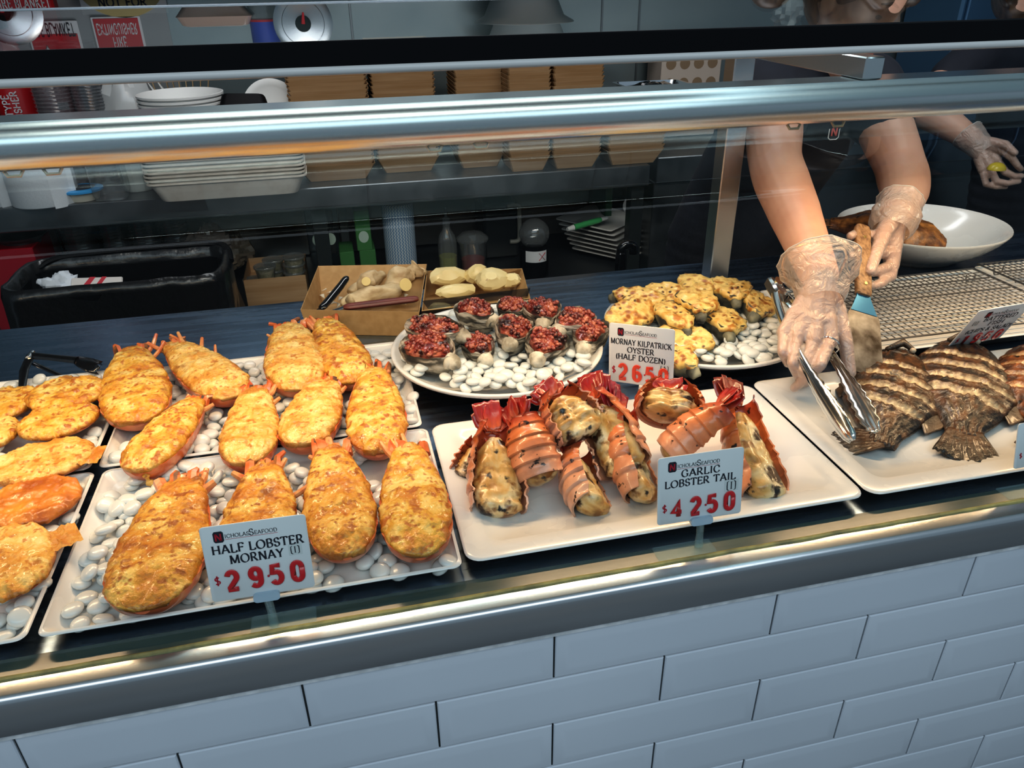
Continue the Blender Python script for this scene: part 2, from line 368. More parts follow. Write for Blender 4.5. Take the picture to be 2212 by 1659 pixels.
rect_plate('serving_plate', 'large white plate holding the charred grilled fish', .458, 1.03, .060, .392, DK, .020, .03, r=.02, well=.03)
rect_plate('rack_tray', 'white tray under the wire racks', .67, 1.215, .425, .755, DK, .026, .006)
rect_plate('rack_tray', 'white tray under the far wire rack, at the right frame edge', 1.222, 1.75, .425, .765, DK, .026, .006)
def round_plate(cx, cy, R, label):
    pr = [(R*.55, DK+.0006), (R*.58, DK+.0006), (R*.60, DK+.004)]
    for i in range(14):
        t = i/13; pr.append((R*(.62+.37*t**.8)+(.0012 if i % 2 else 0), DK+.006+.036*t))
    pr += [(R*.998, DK+.0445), (R*1.0, DK+.046), (R*.995, DK+.0475), (R*.965, DK+.0475), (R*.955, DK+.046), (R*.78, DK+.026), (R*.6, DK+.016), (R*.2, DK+.013)]
    o = MB().lathe(pr, 96, T=Matrix.Translation((cx, cy, 0))).build('round_dish', M['white'], sharp=70)
    return tag(o, label, 'dish')
RP = [(.058, .592, .192), (.466, .592, .192)]
round_plate(*RP[0], 'round white ribbed dish of bacon-topped oysters on pebbles')
round_plate(*RP[1], 'round white ribbed dish of cheese-topped oysters on pebbles')
# ------------------------------------------------------------------ food materials
ORA_ = (.58, .21, .028)
def lerp3_(a, b, t): return tuple(a[i]+(b[i]-a[i])*t for i in range(3))
def cheese_mat(name, c1, c2, c3, spot, slo, sscale=70, brown=.62):
    return mat(name, c1, .38, 0, ramp=[(.35, c2), (.50, c1), (.66, c3)], scale=34, det=5, dist=.5, bump=.8, bscale=120, bdist=.005, sss=.08, sssr=(.012, .006, .002), coat=.25,
               attr=True, layers=[(spot, sscale, slo, slo+.09, 3, 'n'), (lerp3_(spot, ORA_, .35), 130, .42, .16, 0, 'vm'), ((.26, .085, .014), 26, brown, brown+.1, 4, 'n')])
YEL, PAL, ORA, BRN = (.76, .43, .065), (.86, .64, .22), (.60, .23, .028), (.28, .085, .012)
M['cheese'] = cheese_mat('browned_cheese', YEL, PAL, ORA, (.44, .14, .02), .56, brown=.64)
M['cheese2'] = cheese_mat('deep_browned_cheese', (.70, .34, .045), (.84, .56, .15), (.54, .19, .024), (.34, .10, .013), .57, brown=.62)
M['cheese3'] = cheese_mat('pale_cheese', (.80, .50, .13), (.86, .64, .26), (.68, .31, .05), (.52, .20, .03), .58, brown=.68)
M['cheese_o'] = mat('oyster_cheese', (.72, .50, .16), .4, ramp=[(.32, (.62, .36, .08)), (.5, (.80, .60, .22)), (.66, (.74, .46, .12))], scale=40, bump=.5, bscale=90, bdist=.003, sss=.1, coat=.2,
                    layers=[((.46, .19, .03), 40, .55, .66, 3, 'n'), ((.30, .10, .016), 60, .46, .20, 0, 'vm'), ((.06, .018, .005), 85, .34, .18, 0, 'vm')])
M['lshell'] = mat('lobster_shell', (.60, .13, .035), .3, ramp=[(.3, (.48, .075, .02)), (.5, (.66, .17, .05)), (.7, (.74, .34, .16))], scale=18, det=5, stretch=(1, 2.5, 1), bump=.3, bscale=60, coat=.3)
M['leg'] = mat('lobster_leg', (.62, .20, .06), .35, ramp=[(.35, (.55, .13, .04)), (.6, (.72, .36, .14)), (.75, (.2, .07, .03))], scale=50, coat=.2)
M['oyster'] = mat('oyster_shell', (.25, .23, .20), .6, ramp=[(.36, (.018, .018, .016)), (.47, (.10, .09, .07)), (.54, (.40, .36, .29)), (.64, (.70, .66, .58))], scale=20, det=9, stretch=(1, 1, 3.2), bump=.9, bscale=40, bdist=.006, dist=.8)
M['oyster_d'] = mat('dark_oyster_shell', (.1, .1, .09), .6, ramp=[(.35, (.03, .03, .028)), (.52, (.12, .12, .09)), (.7, (.38, .36, .24))], scale=22, det=8, bump=.9, bscale=40, bdist=.005, dist=.6)
M['knob'] = mat('oyster_hinge', (.6, .56, .47), .6, ramp=[(.35, (.28, .25, .19)), (.55, (.62, .58, .48)), (.7, (.75, .71, .60))], scale=45, det=6, bump=.7, bscale=70, bdist=.003)
M['bacon'] = mat('diced_bacon', (.36, .06, .035), .3, ramp=[(.3, (.09, .010, .008)), (.48, (.25, .035, .022)), (.66, (.50, .17, .10))], scale=70, det=2, coat=.5, layers=[((.03, .007, .006), 30, .55, .66, 3, 'n')])
M['burnt'] = mat('toasted_shell', (.16, .05, .02), .5, ramp=[(.35, (.05, .018, .01)), (.6, (.30, .11, .03))], scale=60)
M['pebble'] = mat('white_pebble', (.70, .72, .70), .25, coat=.25)
# ------------------------------------------------------------------ cheese-topped lobster halves
HT = [0, .02, .06, .12, .22, .36, .55, .72, .86, .95, 1]
HW = [.16, .46, .66, .83, .96, 1.0, .93, .76, .58, .45, .26]
def px_w(px, x, y, z): return px*(onz(x, y, z)-CAM).dot(AF)/FPX
ZR = DK+.050
FOOT = []
def mornay(label, head, tail, wpx, cm, legs, seed, lift=0, dz=0, group='cheese-topped lobster halves', cut=0):
    rnd = random.Random(seed)
    h, t = onz(*head, ZR+dz), onz(*tail, ZR+dz); ax = h-t; Ln = ax.length; ax.normalize()
    W = px_w(wpx, (head[0]+tail[0])/2, (head[1]+tail[1])/2, ZR)
    ex = V((ax.y, -ax.x, 0))
    T = Matrix(((ex.x, ax.x, 0, t.x), (ex.y, ax.y, 0, t.y), (0, 0, 1, ZR+dz-.006), (0, 0, 0, 1)))
    root = thing('lobster_half', label, 'lobster', T.translation-V((0, 0, .03)), group)
    FOOT.append((t.xy, h.xy, W*.42))
    def hw(u): return W/2*interp(u, HT, HW)
    o3 = rnd.uniform(0, 90)
    # shell boat
    L = []; n = 30
    for i in range(n+1):
        u = i/n; w = hw(u)*1.0+.0008; ring = []
        rib = 1-.05*((u*11) % 1) if u < .62 else 1-.03*fbm((u*12, 0, o3))
        dep = .040*interp(u, [0, .05, .15, 1], [.30, .82, 1, 1])*(.75+.25*math.sin(PI*min(1, u*1.1)))
        for k in range(17):
            a = PI*k/16
            ring.append((w*math.cos(a)*rib*1.02, u*Ln*1.006-.003, lift*u*Ln-dep*math.sin(a)*rib+.003))
        for k in range(1, 8): ring.append((w*(-1+k/4)*.92, u*Ln, lift*u*Ln+.001))
        L.append(ring)
    MB().loops(L, T=T).build('shell', M['lshell'], root, world=True, sharp=30)
    # cheese topping
    L = []; n = 84; m = 44; cols = []
    for i in range(n+1):
        u = i/n; w = hw(u)*(1.0+.05*fbm((u*6, o3, 0))) ; ring = []
        y = u*Ln*1.0-.004+.008*u
        for k in range(m+1):
            s = -1+2*k/m
            ee = w*(1+.085*fbm((u*14, s*2 if abs(s) > .7 else 0, o3+3)))
            z = .0135*(1-abs(s)**3.2)**.6*min(1, (u*5+.12))*min(1, (1-u)*4+.15)
            z += .0030*fbm((s*w*42, y*42, o3))+.0016*fbm((s*w*150, y*150, o3), 3)+.0012*max(0, fbm((s*w*330, y*330, o3), 2))
            ring.append((s*ee, y, z+.004+lift*y))
            e_ = max(abs(s)**6, (1-u*9) if u < .11 else 0, (u-.86)*7 if u > .86 else 0)*(.6+.8*fbm((s*3, u*9, o3+2))); e_ = max(0, min(1, e_)); cols.append(lerp3_((1, 1, 1), (.62, .40, .22), e_))
        for k in range(1, m):
            s = 1-2*k/m
            dr = -.001-.008*max(0, fbm((u*9, math.copysign(1, s)*4, o3+8)))*(abs(s) > .75)
            ring.append((s*w*.97, y, dr+lift*y)); cols.append((.6, .42, .28))
        L.append(ring)
    MB().loops(L, T=T).build('cheese_topping', cm, root, world=True, sharp=0, col=cols)
    # spiky head shell
    b = MB()
    for k in range(5):
        x = (k/4-.5)*W*.46+rnd.uniform(-.005, .005); q = rnd.uniform(.003, .018)*(1 if rnd.random() < .7 else .35)
        b.tube([(x*.9, Ln*.93, -.004+lift*Ln), (x*1.05+rnd.uniform(-.005, .005), Ln+q*.5, .002+lift*Ln+q*.25), (x*1.15+rnd.uniform(-.008, .008), Ln+q, .003+lift*Ln+q*.4)], [.009, rnd.uniform(.004, .009), rnd.uniform(.0012, .0045)], 7)
    b.build('head_spikes', M['lshell'], root, T and root, world=False) if 0 else None
    bb = MB(); bb.add(b.v, b.f, 0, T); bb.m = [1 if rnd.random() < .16 else 0 for _ in bb.m]; bb.build('head_spikes', [M['lshell'], M['burnt']], root, world=True)
    for (sx, u, ang, ln, r) in legs:
        x0 = sx*hw(u)*.8; d = V((math.sin(ang), math.cos(ang), .35)); p = V((x0, u*Ln, -.002+lift*u*Ln))
        side = V((d.y, -d.x, 0))*.12*ln*rnd.uniform(-1, 1)
        bb = MB(); bb.tube([T @ (p-d*.01), T @ (p+d*ln*.45+side), T @ (p+d*ln)], [r, r*1.05, r*.75], 8)
        bb.build('leg', M['leg'], root, world=True)
    return root
C1, C2, C3 = M['cheese'], M['cheese2'], M['cheese3']
mornay('lobster half at the back left of the rear tray, golden and evenly browned', (282, 750), (298, 905), 142, C1, [(1, .9, .5, .05, .004), (1, .8, .7, .045, .0035)], 1)
mornay('lobster half turned sideways at the rear, with orange legs sticking up', (372, 740), (508, 850), 118, C3, [(1, .97, -.2, .035, .0035), (1, .9, .0, .045, .004), (1, .7, .3, .045, .004), (-1, .93, -.5, .04, .004), (1, .6, .5, .035, .003)], 2)
mornay('lobster half touching the kraft ginger box, charred line down its middle', (622, 698), (648, 835), 130, C3, [(1, .92, .5, .03, .0035), (-1, .8, -.7, .02, .003)], 3, dz=.002)
mornay('lobster half at the rear right corner, two pale legs at its head', (700, 688), (765, 820), 112, C1, [(-1, .95, -.25, .03, .004), (-1, .85, -.4, .03, .0035)], 4)
lob_e = mornay('slanted lobster half dripping cheese over the edge between the two lobster trays', (425, 858), (292, 1010), 118, C1, [(-1, .93, -.1, .022, .003), (1, .85, 1.0, .02, .004)], 5)
for pts in ([(318, 1005, 0), (316, 1022, -.012), (322, 1040, -.024), (336, 1052, -.030)], [(300, 1000, -.002), (300, 1018, -.016), (306, 1034, -.026)]):
    b = MB(); b.tube(smooth_path([onz(x, y, ZR+z) for x, y, z in pts], 5), [.007+.003*math.sin(i*1.3) for i in range((len(pts)-1)*5+1)], 9, flat=.6); b.build('cheese_drip', M['cheese'], lob_e, world=True, sharp=0, col=[(.95, .8, .65)]*len(b.v))
mornay('pale lobster half in the middle of the rear tray front row', (552, 838), (530, 995), 122, C3, [(1, .9, .6, .025, .005), (1, .75, .9, .02, .004)], 6)
mornay('short plump lobster half with its red ribbed shell side showing', (705, 818), (648, 955), 128, C3, [(1, .8, .8, .018, .004)], 7)
mornay('lobster half next to the round dish, right end of the rear tray front row', (805, 792), (818, 970), 126, C1, [(1, .9, .6, .014, .004)], 8)
mornay('largest lobster half, deep brown, left of the nearest price tag', (398, 1030), (305, 1305), 196, C2, [(1, .95, .3, .025, .005), (1, .86, .9, .022, .006), (-1, .9, -.4, .012, .005)], 9, dz=.004)
mornay('lobster half partly hidden behind the nearest price tag', (572, 1000), (548, 1215), 158, C2, [(-1, .85, -.9, .025, .005), (1, .93, .5, .022, .004), (1, .6, 1.2, .04, .004)], 10)
mornay('deep brown lobster half right of the nearest price tag, dark shell beneath', (712, 962), (748, 1190), 150, C2, [(-1, .88, -.7, .016, .004), (1, .9, .5, .02, .004), (0, 1.0, .0, .02, .007)], 11)
mornay('lobster half in the front right corner of the front tray, pale end forward', (880, 960), (908, 1190), 152, C1, [(-1, .9, -.55, .035, .0045), (-1, .97, -.3, .04, .0045), (0, .98, -.2, .03, .004)], 12)
# ------------------------------------------------------------------ flat cheesy halves at the left
def flat_half(label, a, c, wpx, cm, seed, z=ZR-.012, tail=None):
    rnd = random.Random(seed); p, q = onz(*a, z), onz(*c, z); ax = q-p; Ln = ax.length; ax.normalize(); ex = V((ax.y, -ax.x, 0))
    mid = ((a[0]+c[0])/2, (a[1]+c[1])/2)
    W = wpx; o3 = seed*5.3
    T = Matrix(((ex.x, ax.x, 0, p.x), (ex.y, ax.y, 0, p.y), (0, 0, 1, z), (0, 0, 0, 1)))
    root = thing('cheesy_half_shell', label, 'seafood', T.translation-V((0, 0, .01)), 'flat cheese-topped halves at the left')
    FOOT.append((p.xy, q.xy, W*.42))
    L = []; n = 64; m = 36; cols = []
    for i in range(n+1):
        u = i/n; w = W/2*max(.05, (1-abs(2*u-1)**2.3))**.55*(1+.10*fbm((u*5, o3, 1))); ring = []; y = u*Ln
        for k in range(m+1):
            s = -1+2*k/m; e = 1-max(abs(s), abs(2*u-1))
            z_ = .009*min(1, e*3.5)**.6+.003*fbm((s*w*60, y*60, o3))+.0015*fbm((s*w*160, y*160, o3), 3)
            ring.append((s*w*(1+.06*fbm((u*20, s*3, o3))), y, z_)); cols.append(lerp3_((.66, .42, .22), (1, 1, 1), max(0, min(1, e*9+.5*fbm((s*4, u*9, o3))))))
        for k in range(1, m):
            s = 1-2*k/m; ring.append((s*w*.97, y, -.004)); cols.append((.6, .4, .25))
        L.append(ring)
    MB().loops(L, T=T).build('cheese_topping', cm, root, world=True, sharp=0, col=cols)
    L = []
    for i in range(21):
        u = i/20; w = W/2*max(.02, (1-abs(2*u-1)**2.3))**.55*.93
        L.append([(w*math.cos(PI*k/10), u*Ln, -.003-.011*math.sin(PI*k/10)*math.sin(PI*min(1, max(0, u)))) for k in range(11)]+[(w*(-1+k/3), u*Ln, -.002) for k in range(1, 6)])
    MB().loops(L, T=T).build('shell', M['lshell'], root, world=True)
    if tail:
        tq = onz(*tail, z); d = (tq-(p+q)/2); d.z = 0
        e = (p+q)/2+d*.55
        P = [[e.lerp(tq, i/10)+V((-d.y, d.x, 0)).normalized()*(j/6-.5)*.045*(1+.3*fbm((i, j, seed)))+V((0, 0, .003+.004*fbm((i*.6, j*.6, seed)))) for j in range(7)] for i in range(11)]
        MB().grid(P).build('crisp_edge', cm, root, world=True, col=[(.8, .62, .45)]*77)
    return root
flat_half('cheesy half nearest the black tongs, at the top of the left pile', (60, 852), (228, 846), .112, C1, 21, z=ZR-.004)
flat_half('cheesy half at the far back, cut by the left frame edge', (-60, 880), (82, 862), .112, C1, 22, z=ZR-.012)
flat_half('cheesy half tilted up to the right, second row of the left pile', (38, 935), (214, 882), .108, C1, 23, z=ZR-.008)
flat_half('cheesy half mostly cut by the left frame edge, in the second row', (-110, 960), (45, 918), .105, C1, 24, z=ZR-.016)
flat_half('long yellow cheesy half with a crisp right end, third row of the left pile', (-30, 1030), (205, 965), .112, C3, 25, z=ZR-.012, tail=(222, 985))
flat_half('orange-brown cheesy half with a scorched right tip, left pile', (-40, 1105), (176, 1062), .118, mat('orange_cheese', ORA, .35, ramp=[(.3, (.70, .33, .05)), (.5, (.62, .21, .03)), (.68, (.40, .10, .015))], scale=30, bump=.5, bscale=100, bdist=.004, coat=.3, sss=.1), 26, z=ZR-.014)
flat_half('pale glossy cheesy half at the front of the left pile', (-100, 1250), (120, 1175), .155, C3, 27, z=ZR-.010, tail=(172, 1150))
# ------------------------------------------------------------------ oysters
def oyster(name, label, c, hinge, Ln, Wd, kind, seed, tilt=25, z=1.0, group=None):
    rnd = random.Random(seed); o3 = seed*3.7
    p = onz(*c, z); q = onz(*hinge, z); ax = V((q.x-p.x, q.y-p.y, 0)).normalized()
    nrm = V((0, -math.sin(math.radians(tilt)), math.cos(math.radians(tilt))))
    nrm = (nrm+V((rnd.uniform(-.12, .12), rnd.uniform(-.08, .08), 0))).normalized()
    T = frame(p, V((0, 0, 0))+ax.cross(nrm), ax)  # x side, y toward hinge, z normal
    root = thing(name, label, 'oyster', p-V((0, 0, .02)), group)
    FOOT.append((p.xy, (p+ax*Ln*.3).xy, Wd*.42))
    N = 40
    def out(a):  # outline radius factor by angle (hinge at +y)
        k = (1+math.sin(a))/2
        w = 1-.42*k**1.6
        return w*(1+(.10 if kind == 'k' else .20)*fbm((math.cos(a)*1.9, math.sin(a)*1.9, o3)))
    def loop(s, zz, wav=0, dy=0):
        r = []
        for i in range(N):
            a = 2*PI*i/N; f = out(a)*s
            r.append((Wd/2*math.cos(a)*f*1.05, Ln/2*math.sin(a)*(s*(1+.07*fbm((math.cos(a)*1.6, math.sin(a)*1.6, o3))))+dy, zz+wav*fbm((math.cos(a)*2.2, math.sin(a)*2.2, o3+5))))
        return r
    D = .046 if kind == 'k' else .034
    if kind == 'm': Ln *= 1.17; Wd *= 1.15
    else: Ln *= 1.08; Wd *= 1.06
    L = [loop(.22, -D, .001), loop(.5, -D*.97, .003), loop(.70, -D*.84, .004), loop(.73, -D*.78, .004), loop(.84, -D*.60, .006), loop(.86, -D*.54, .006), loop(.94, -D*.32, .006), loop(.95, -D*.26, .006), loop(1.0, .0, .006), loop(.985, .003, .006), loop(.93, -.001, .006), loop(.85, -.008, .003), loop(.5, -.014, .002), loop(.1, -.016, 0)]
    MB().loops(L, T=T).build('shell', M['oyster'] if kind == 'k' else M['oyster_d'], root, world=True, sharp=60)
    b = MB()
    kn = [V((0, Ln*.40, -.010)), V((rnd.uniform(-.004, .004), Ln*.50, -.014)), V((0, Ln*.57, -.020))]
    b.tube(smooth_path(kn, 4), [.014, .0150, .0150, .0142, .0135, .0125, .011, .009, .005] if kind == 'k' else [.011, .0115, .012, .011, .0105, .01, .009, .008, .005], 14)
    b.v = [tuple(V(v)+V(v).normalized()*.003*fbm((v[0]*90, v[1]*90, v[2]*90+o3))) for v in b.v]
    bb = MB(); bb.add(b.v, b.f, 0, T); bb.build('hinge', M['knob'] if kind == 'k' else M['oyster_d'], root, world=True, sharp=0)
    if kind == 'k':
        b = MB(); b.loops([loop(.8, -.008), loop(.78, .001, .003), loop(.55, .007, .004), loop(.2, .010, .003)], T=T)
        for k in range(85):
            a = rnd.uniform(0, 2*PI); s = math.sqrt(rnd.random())*.83; f = out(a)*s
            pp = V((Wd/2*math.cos(a)*f, Ln/2*math.sin(a)*s*.95-.002, .009*(1-s*s)+rnd.uniform(-.001, .004)))
            R = Matrix.Rotation(rnd.uniform(0, 6), 4, V((rnd.uniform(-1, 1), rnd.uniform(-1, 1), rnd.uniform(-1, 1))).normalized())
            h = rnd.uniform(.0028, .0050)
            b.box(-h, h, -h*.8, h*.8, -h*.7, h*.7, h*.35, T=T @ Matrix.Translation(pp) @ R)
        b.build('bacon_topping', M['bacon'], root, world=True, sharp=50)
    else:
        L = []
        for (s, zz, wv) in [(.9, -.010, .003), (1.01, -.005, .008), (1.04, .000, .007), (1.0, .003, .005), (.9, .0052, .002), (.75, .0065, 0), (.58, .0072, 0), (.4, .0075, 0), (.22, .0078, 0), (.08, .008, 0)]:
            l = loop(s, zz, wv)
            L.append([(x*(1+.05*fbm((x*80, y*80, o3))), y*(1+.03*fbm((y*80, x*80, o3))), z_+.0056*fbm((x*60, y*60, o3))+.0018*fbm((x*180, y*180, o3))) for x, y, z_ in l])
        MB().loops(L, T=T).build('cheese_topping', M['cheese_o'], root, world=True, sharp=0)
    return root
KG = 'bacon-topped oysters on the round dish'
for i, (lab, c, h, Ln, Wd, tl, z) in enumerate([
    ('large bacon-topped oyster at the dish front left, grey shell side showing', (925, 748), (1000, 785), .112, .088, 34, 1.012),
    ('small bacon-topped oyster in the front row, right of the large left one', (1034, 745), (1058, 790), .078, .062, 30, 1.0),
    ('bacon-topped oyster at the front centre with a round pale hinge knob', (1182, 738), (1150, 780), .098, .078, 30, 1.008),
    ('bacon-topped oyster at the dish right, dark shell toward the oyster price tag', (1272, 716), (1240, 772), .096, .068, 28, 1.006),
    ('long bacon-topped oyster on the left, behind the large front left one', (940, 706), (1015, 715), .105, .07, 20, 1.022),
    ('bacon-topped oyster at the back left of the dish, below the potato box', (1028, 668), (1080, 690), .085, .066, 15, 1.02),
    ('bacon-topped oyster in the middle of the dish with its hinge facing forward', (1110, 708), (1098, 755), .092, .074, 22, 1.016),
    ('smallest bacon-topped oyster at the very back of the dish', (1105, 660), (1085, 645), .066, .06, 15, 1.022),
    ('bacon-topped oyster at the back, right of the smallest one', (1172, 668), (1178, 705), .085, .078, 15, 1.026),
    ('bacon-topped oyster near the back right rim of the dish', (1240, 688), (1205, 702), .082, .068, 18, 1.02),
]): oyster('bacon_oyster', lab, c, h, Ln, Wd, 'k', 40+i, tl*.55, z+.010, KG)
MG = 'cheese-topped oysters on the round dish'
for i, (lab, c, h, Ln, Wd, tl, z) in enumerate([
    ('cheese-topped oyster at the left back of its dish, heavily speckled', (1378, 640), (1330, 632), .088, .06, 20, 1.02),
    ('cheese-topped oyster tucked between two others at the back left', (1440, 632), (1400, 622), .08, .06, 15, 1.02),
    ('cheese-topped oyster pointing up at the very back, in front of the steel post', (1500, 612), (1468, 592), .085, .062, 35, 1.03),
    ('round thick cheese-topped oyster at the back right, beside the post', (1580, 622), (1600, 650), .085, .078, 38, 1.028),
    ('cheese-topped oyster above the price tag, dark shell showing below', (1362, 676), (1310, 690), .10, .062, 30, 1.016),
    ('narrow cheese-topped oyster leaning in the middle of the pile', (1462, 678), (1490, 715), .098, .066, 34, 1.02),
    ('wide cheese-topped oyster in the centre, highest of the pile', (1508, 648), (1520, 690), .09, .075, 34, 1.034),
    ('cheese-topped oyster standing alone on the pebbles, right of centre', (1567, 690), (1590, 735), .09, .075, 32, 1.008),
    ('cheese-topped oyster at the right, touched by the steel tong handle', (1640, 655), (1635, 700), .085, .062, 32, 1.012),
    ('cheese-topped oyster right behind the oyster price tag, dark hinge at right', (1480, 730), (1545, 748), .095, .066, 28, 1.0),
    ('cheese-topped oyster lowest in its dish, mostly behind the oyster tag', (1468, 770), (1500, 790), .07, .055, 25, .992),
]): oyster('cheese_oyster', lab, c, h, Ln, Wd, 'm', 70+i, tl*.75, z+.006, MG)
# ------------------------------------------------------------------ pebbles
def seg_d(p, a, b):
    ab = b-a; t = max(0, min(1, (p-a).dot(ab)/max(ab.dot(ab), 1e-9))); return (p-(a+ab*t)).length
cands = []
def fill(inside, x0, x1, y0, y1, z, sp, zone, zf=None):
    r = 0; y = y0
    while y < y1:
        x = x0+(sp/2 if r % 2 else 0)
        while x < x1:
            px, py = x+random.uniform(-.2, .2)*sp, y+random.uniform(-.2, .2)*sp
            if inside(px, py):
                hid = any(seg_d(V((px, py)), a, b_) < w*.52 for a, b_, w in FOOT)
                if not hid:
                    zz = (zf(px, py) if zf else z)+random.uniform(0, .004)
                    cands.append((V((px, py, zz)), zone))
                    if random.random() < .58: cands.append((V((px+sp*random.uniform(.2, .5), py+random.uniform(-.3, .3)*sp, zz+.0085)), zone))
            x += sp
        y += sp*.88; r += 1
def rect_in(a, b_, c, d, m=.013): return lambda x, y: a+m < x < b_-m and c+m < y < d-m
fill(rect_in(-.568, -.100, .052, .376), -.568, -.1, .052, .376, DK+.0105, .0255, 'front lobster tray')
fill(rect_in(-.578, -.106, .384, .704), -.578, -.106, .384, .704, DK+.0105, .0255, 'rear lobster tray')
fill(rect_in(-.80, -.578, .052, .376), -.80, -.578, .052, .376, DK+.0105, .0255, 'left edge tray')
fill(rect_in(-.85, -.588, .384, .714), -.85, -.588, .384, .714, DK+.0105, .0255, 'left edge tray')
for (cx, cy, R), nm in zip(RP, ('bacon oyster dish', 'cheese oyster dish')):
    fill(lambda x, y: math.hypot(x-cx, y-cy) < R*.90, cx-R, cx+R, cy-R, cy+R, 0, .0265, nm, lambda x, y: DK+.030+.010*(math.hypot(x-cx, y-cy)/R)**2+.006)
def in_frame(p):
    d = p-CAM; w = d.dot(AF); x, y = CX+FPX*d.dot(AR)/w, CY-FPX*d.dot(AU)/w
    return -10 < x < 2222 and -10 < y < 1669
cands = [c for c in cands if in_frame(c[0])]
cands.sort(key=lambda c: (c[0]-CAM).length)
pb = MB(); pb.lathe([(.0006, -.0052), (.006, -.0050), (.0095, -.0040), (.0118, -.0018), (.0124, 0), (.0118, .0018), (.0095, .0040), (.006, .0050), (.0006, .0052)], 16)
pm = pb.mesh('pebble'); pm.materials.append(M['pebble']); pm.polygons.foreach_set('use_smooth', [True]*len(pm.polygons))
rest = MB()
def peb_T(p, zone):
    s = random.uniform(.9, 1.12); tl = abs(random.gauss(0, .28)); az = random.uniform(0, 6.28)
    return Matrix.Translation(p) @ Matrix.Rotation(tl, 4, V((math.cos(az), math.sin(az), 0))) @ Matrix.Rotation(az, 4, 'Z') @ Matrix.Diagonal((s*random.uniform(.95, 1.1), s*random.uniform(.88, 1), s, 1))
for i, (p, zone) in enumerate(cands):
    T = peb_T(p, zone)
    if i < 300:
        o = bpy.data.objects.new('white_pebble', pm); COL.objects.link(o); o.matrix_world = T
        tag(o, 'smooth white pebble lying in the '+zone, 'pebble', 'white pebbles in the '+zone)
    else: rest.add(pb.v, pb.f, 0, T)
tag(rest.build('white_pebbles', M['pebble'], fix=False, sharp=0), 'many small smooth white pebbles spread in the trays and round dishes', 'pebbles', kind='stuff')
print('PEBBLES', len(cands))
# ------------------------------------------------------------------ garlic lobster tails
M['tshell'] = mat('tail_shell', (.7, .3, .15), .32, attr=True, ramp=[(.3, (.72, .62, .55)), (.5, (.95, .92, .9)), (.7, (1.15, 1.1, 1.0))], scale=30, det=5, coat=.35, bump=.25, bscale=70, layers=[((.03, .012, .008), 75, .61, .66, 4, 'n')])
M['meat'] = mat('lobster_meat', (.8, .6, .34), .35, ramp=[(.30, (.34, .14, .03)), (.43, (.66, .38, .12)), (.55, (.80, .59, .30)), (.70, (.84, .70, .46))], scale=26, det=6, dist=.6, bump=.4, bscale=50, bdist=.003, sss=.15, coat=.3, layers=[((.26, .10, .02), 40, .54, .64, 4, 'n'), ((.05, .02, .008), 26, .575, .64, 5, 'n'), ((.012, .007, .005), 36, .625, .67, 4, 'n')])
M['fan'] = mat('tail_fan', (.5, .03, .02), .25, attr=True, ramp=[(.3, (.6, .5, .5)), (.6, (1.1, 1, 1)), (.75, (1.3, 1.6, 1.4))], scale=30, stretch=(3, .6, 1), bump=.5, bscale=60, coat=.6)
PINK, ORG, RED = (.80, .40, .25), (.74, .22, .07), (.42, .025, .018)
def lerp3(a, b, t): return tuple(a[i]+(b[i]-a[i])*t for i in range(3))
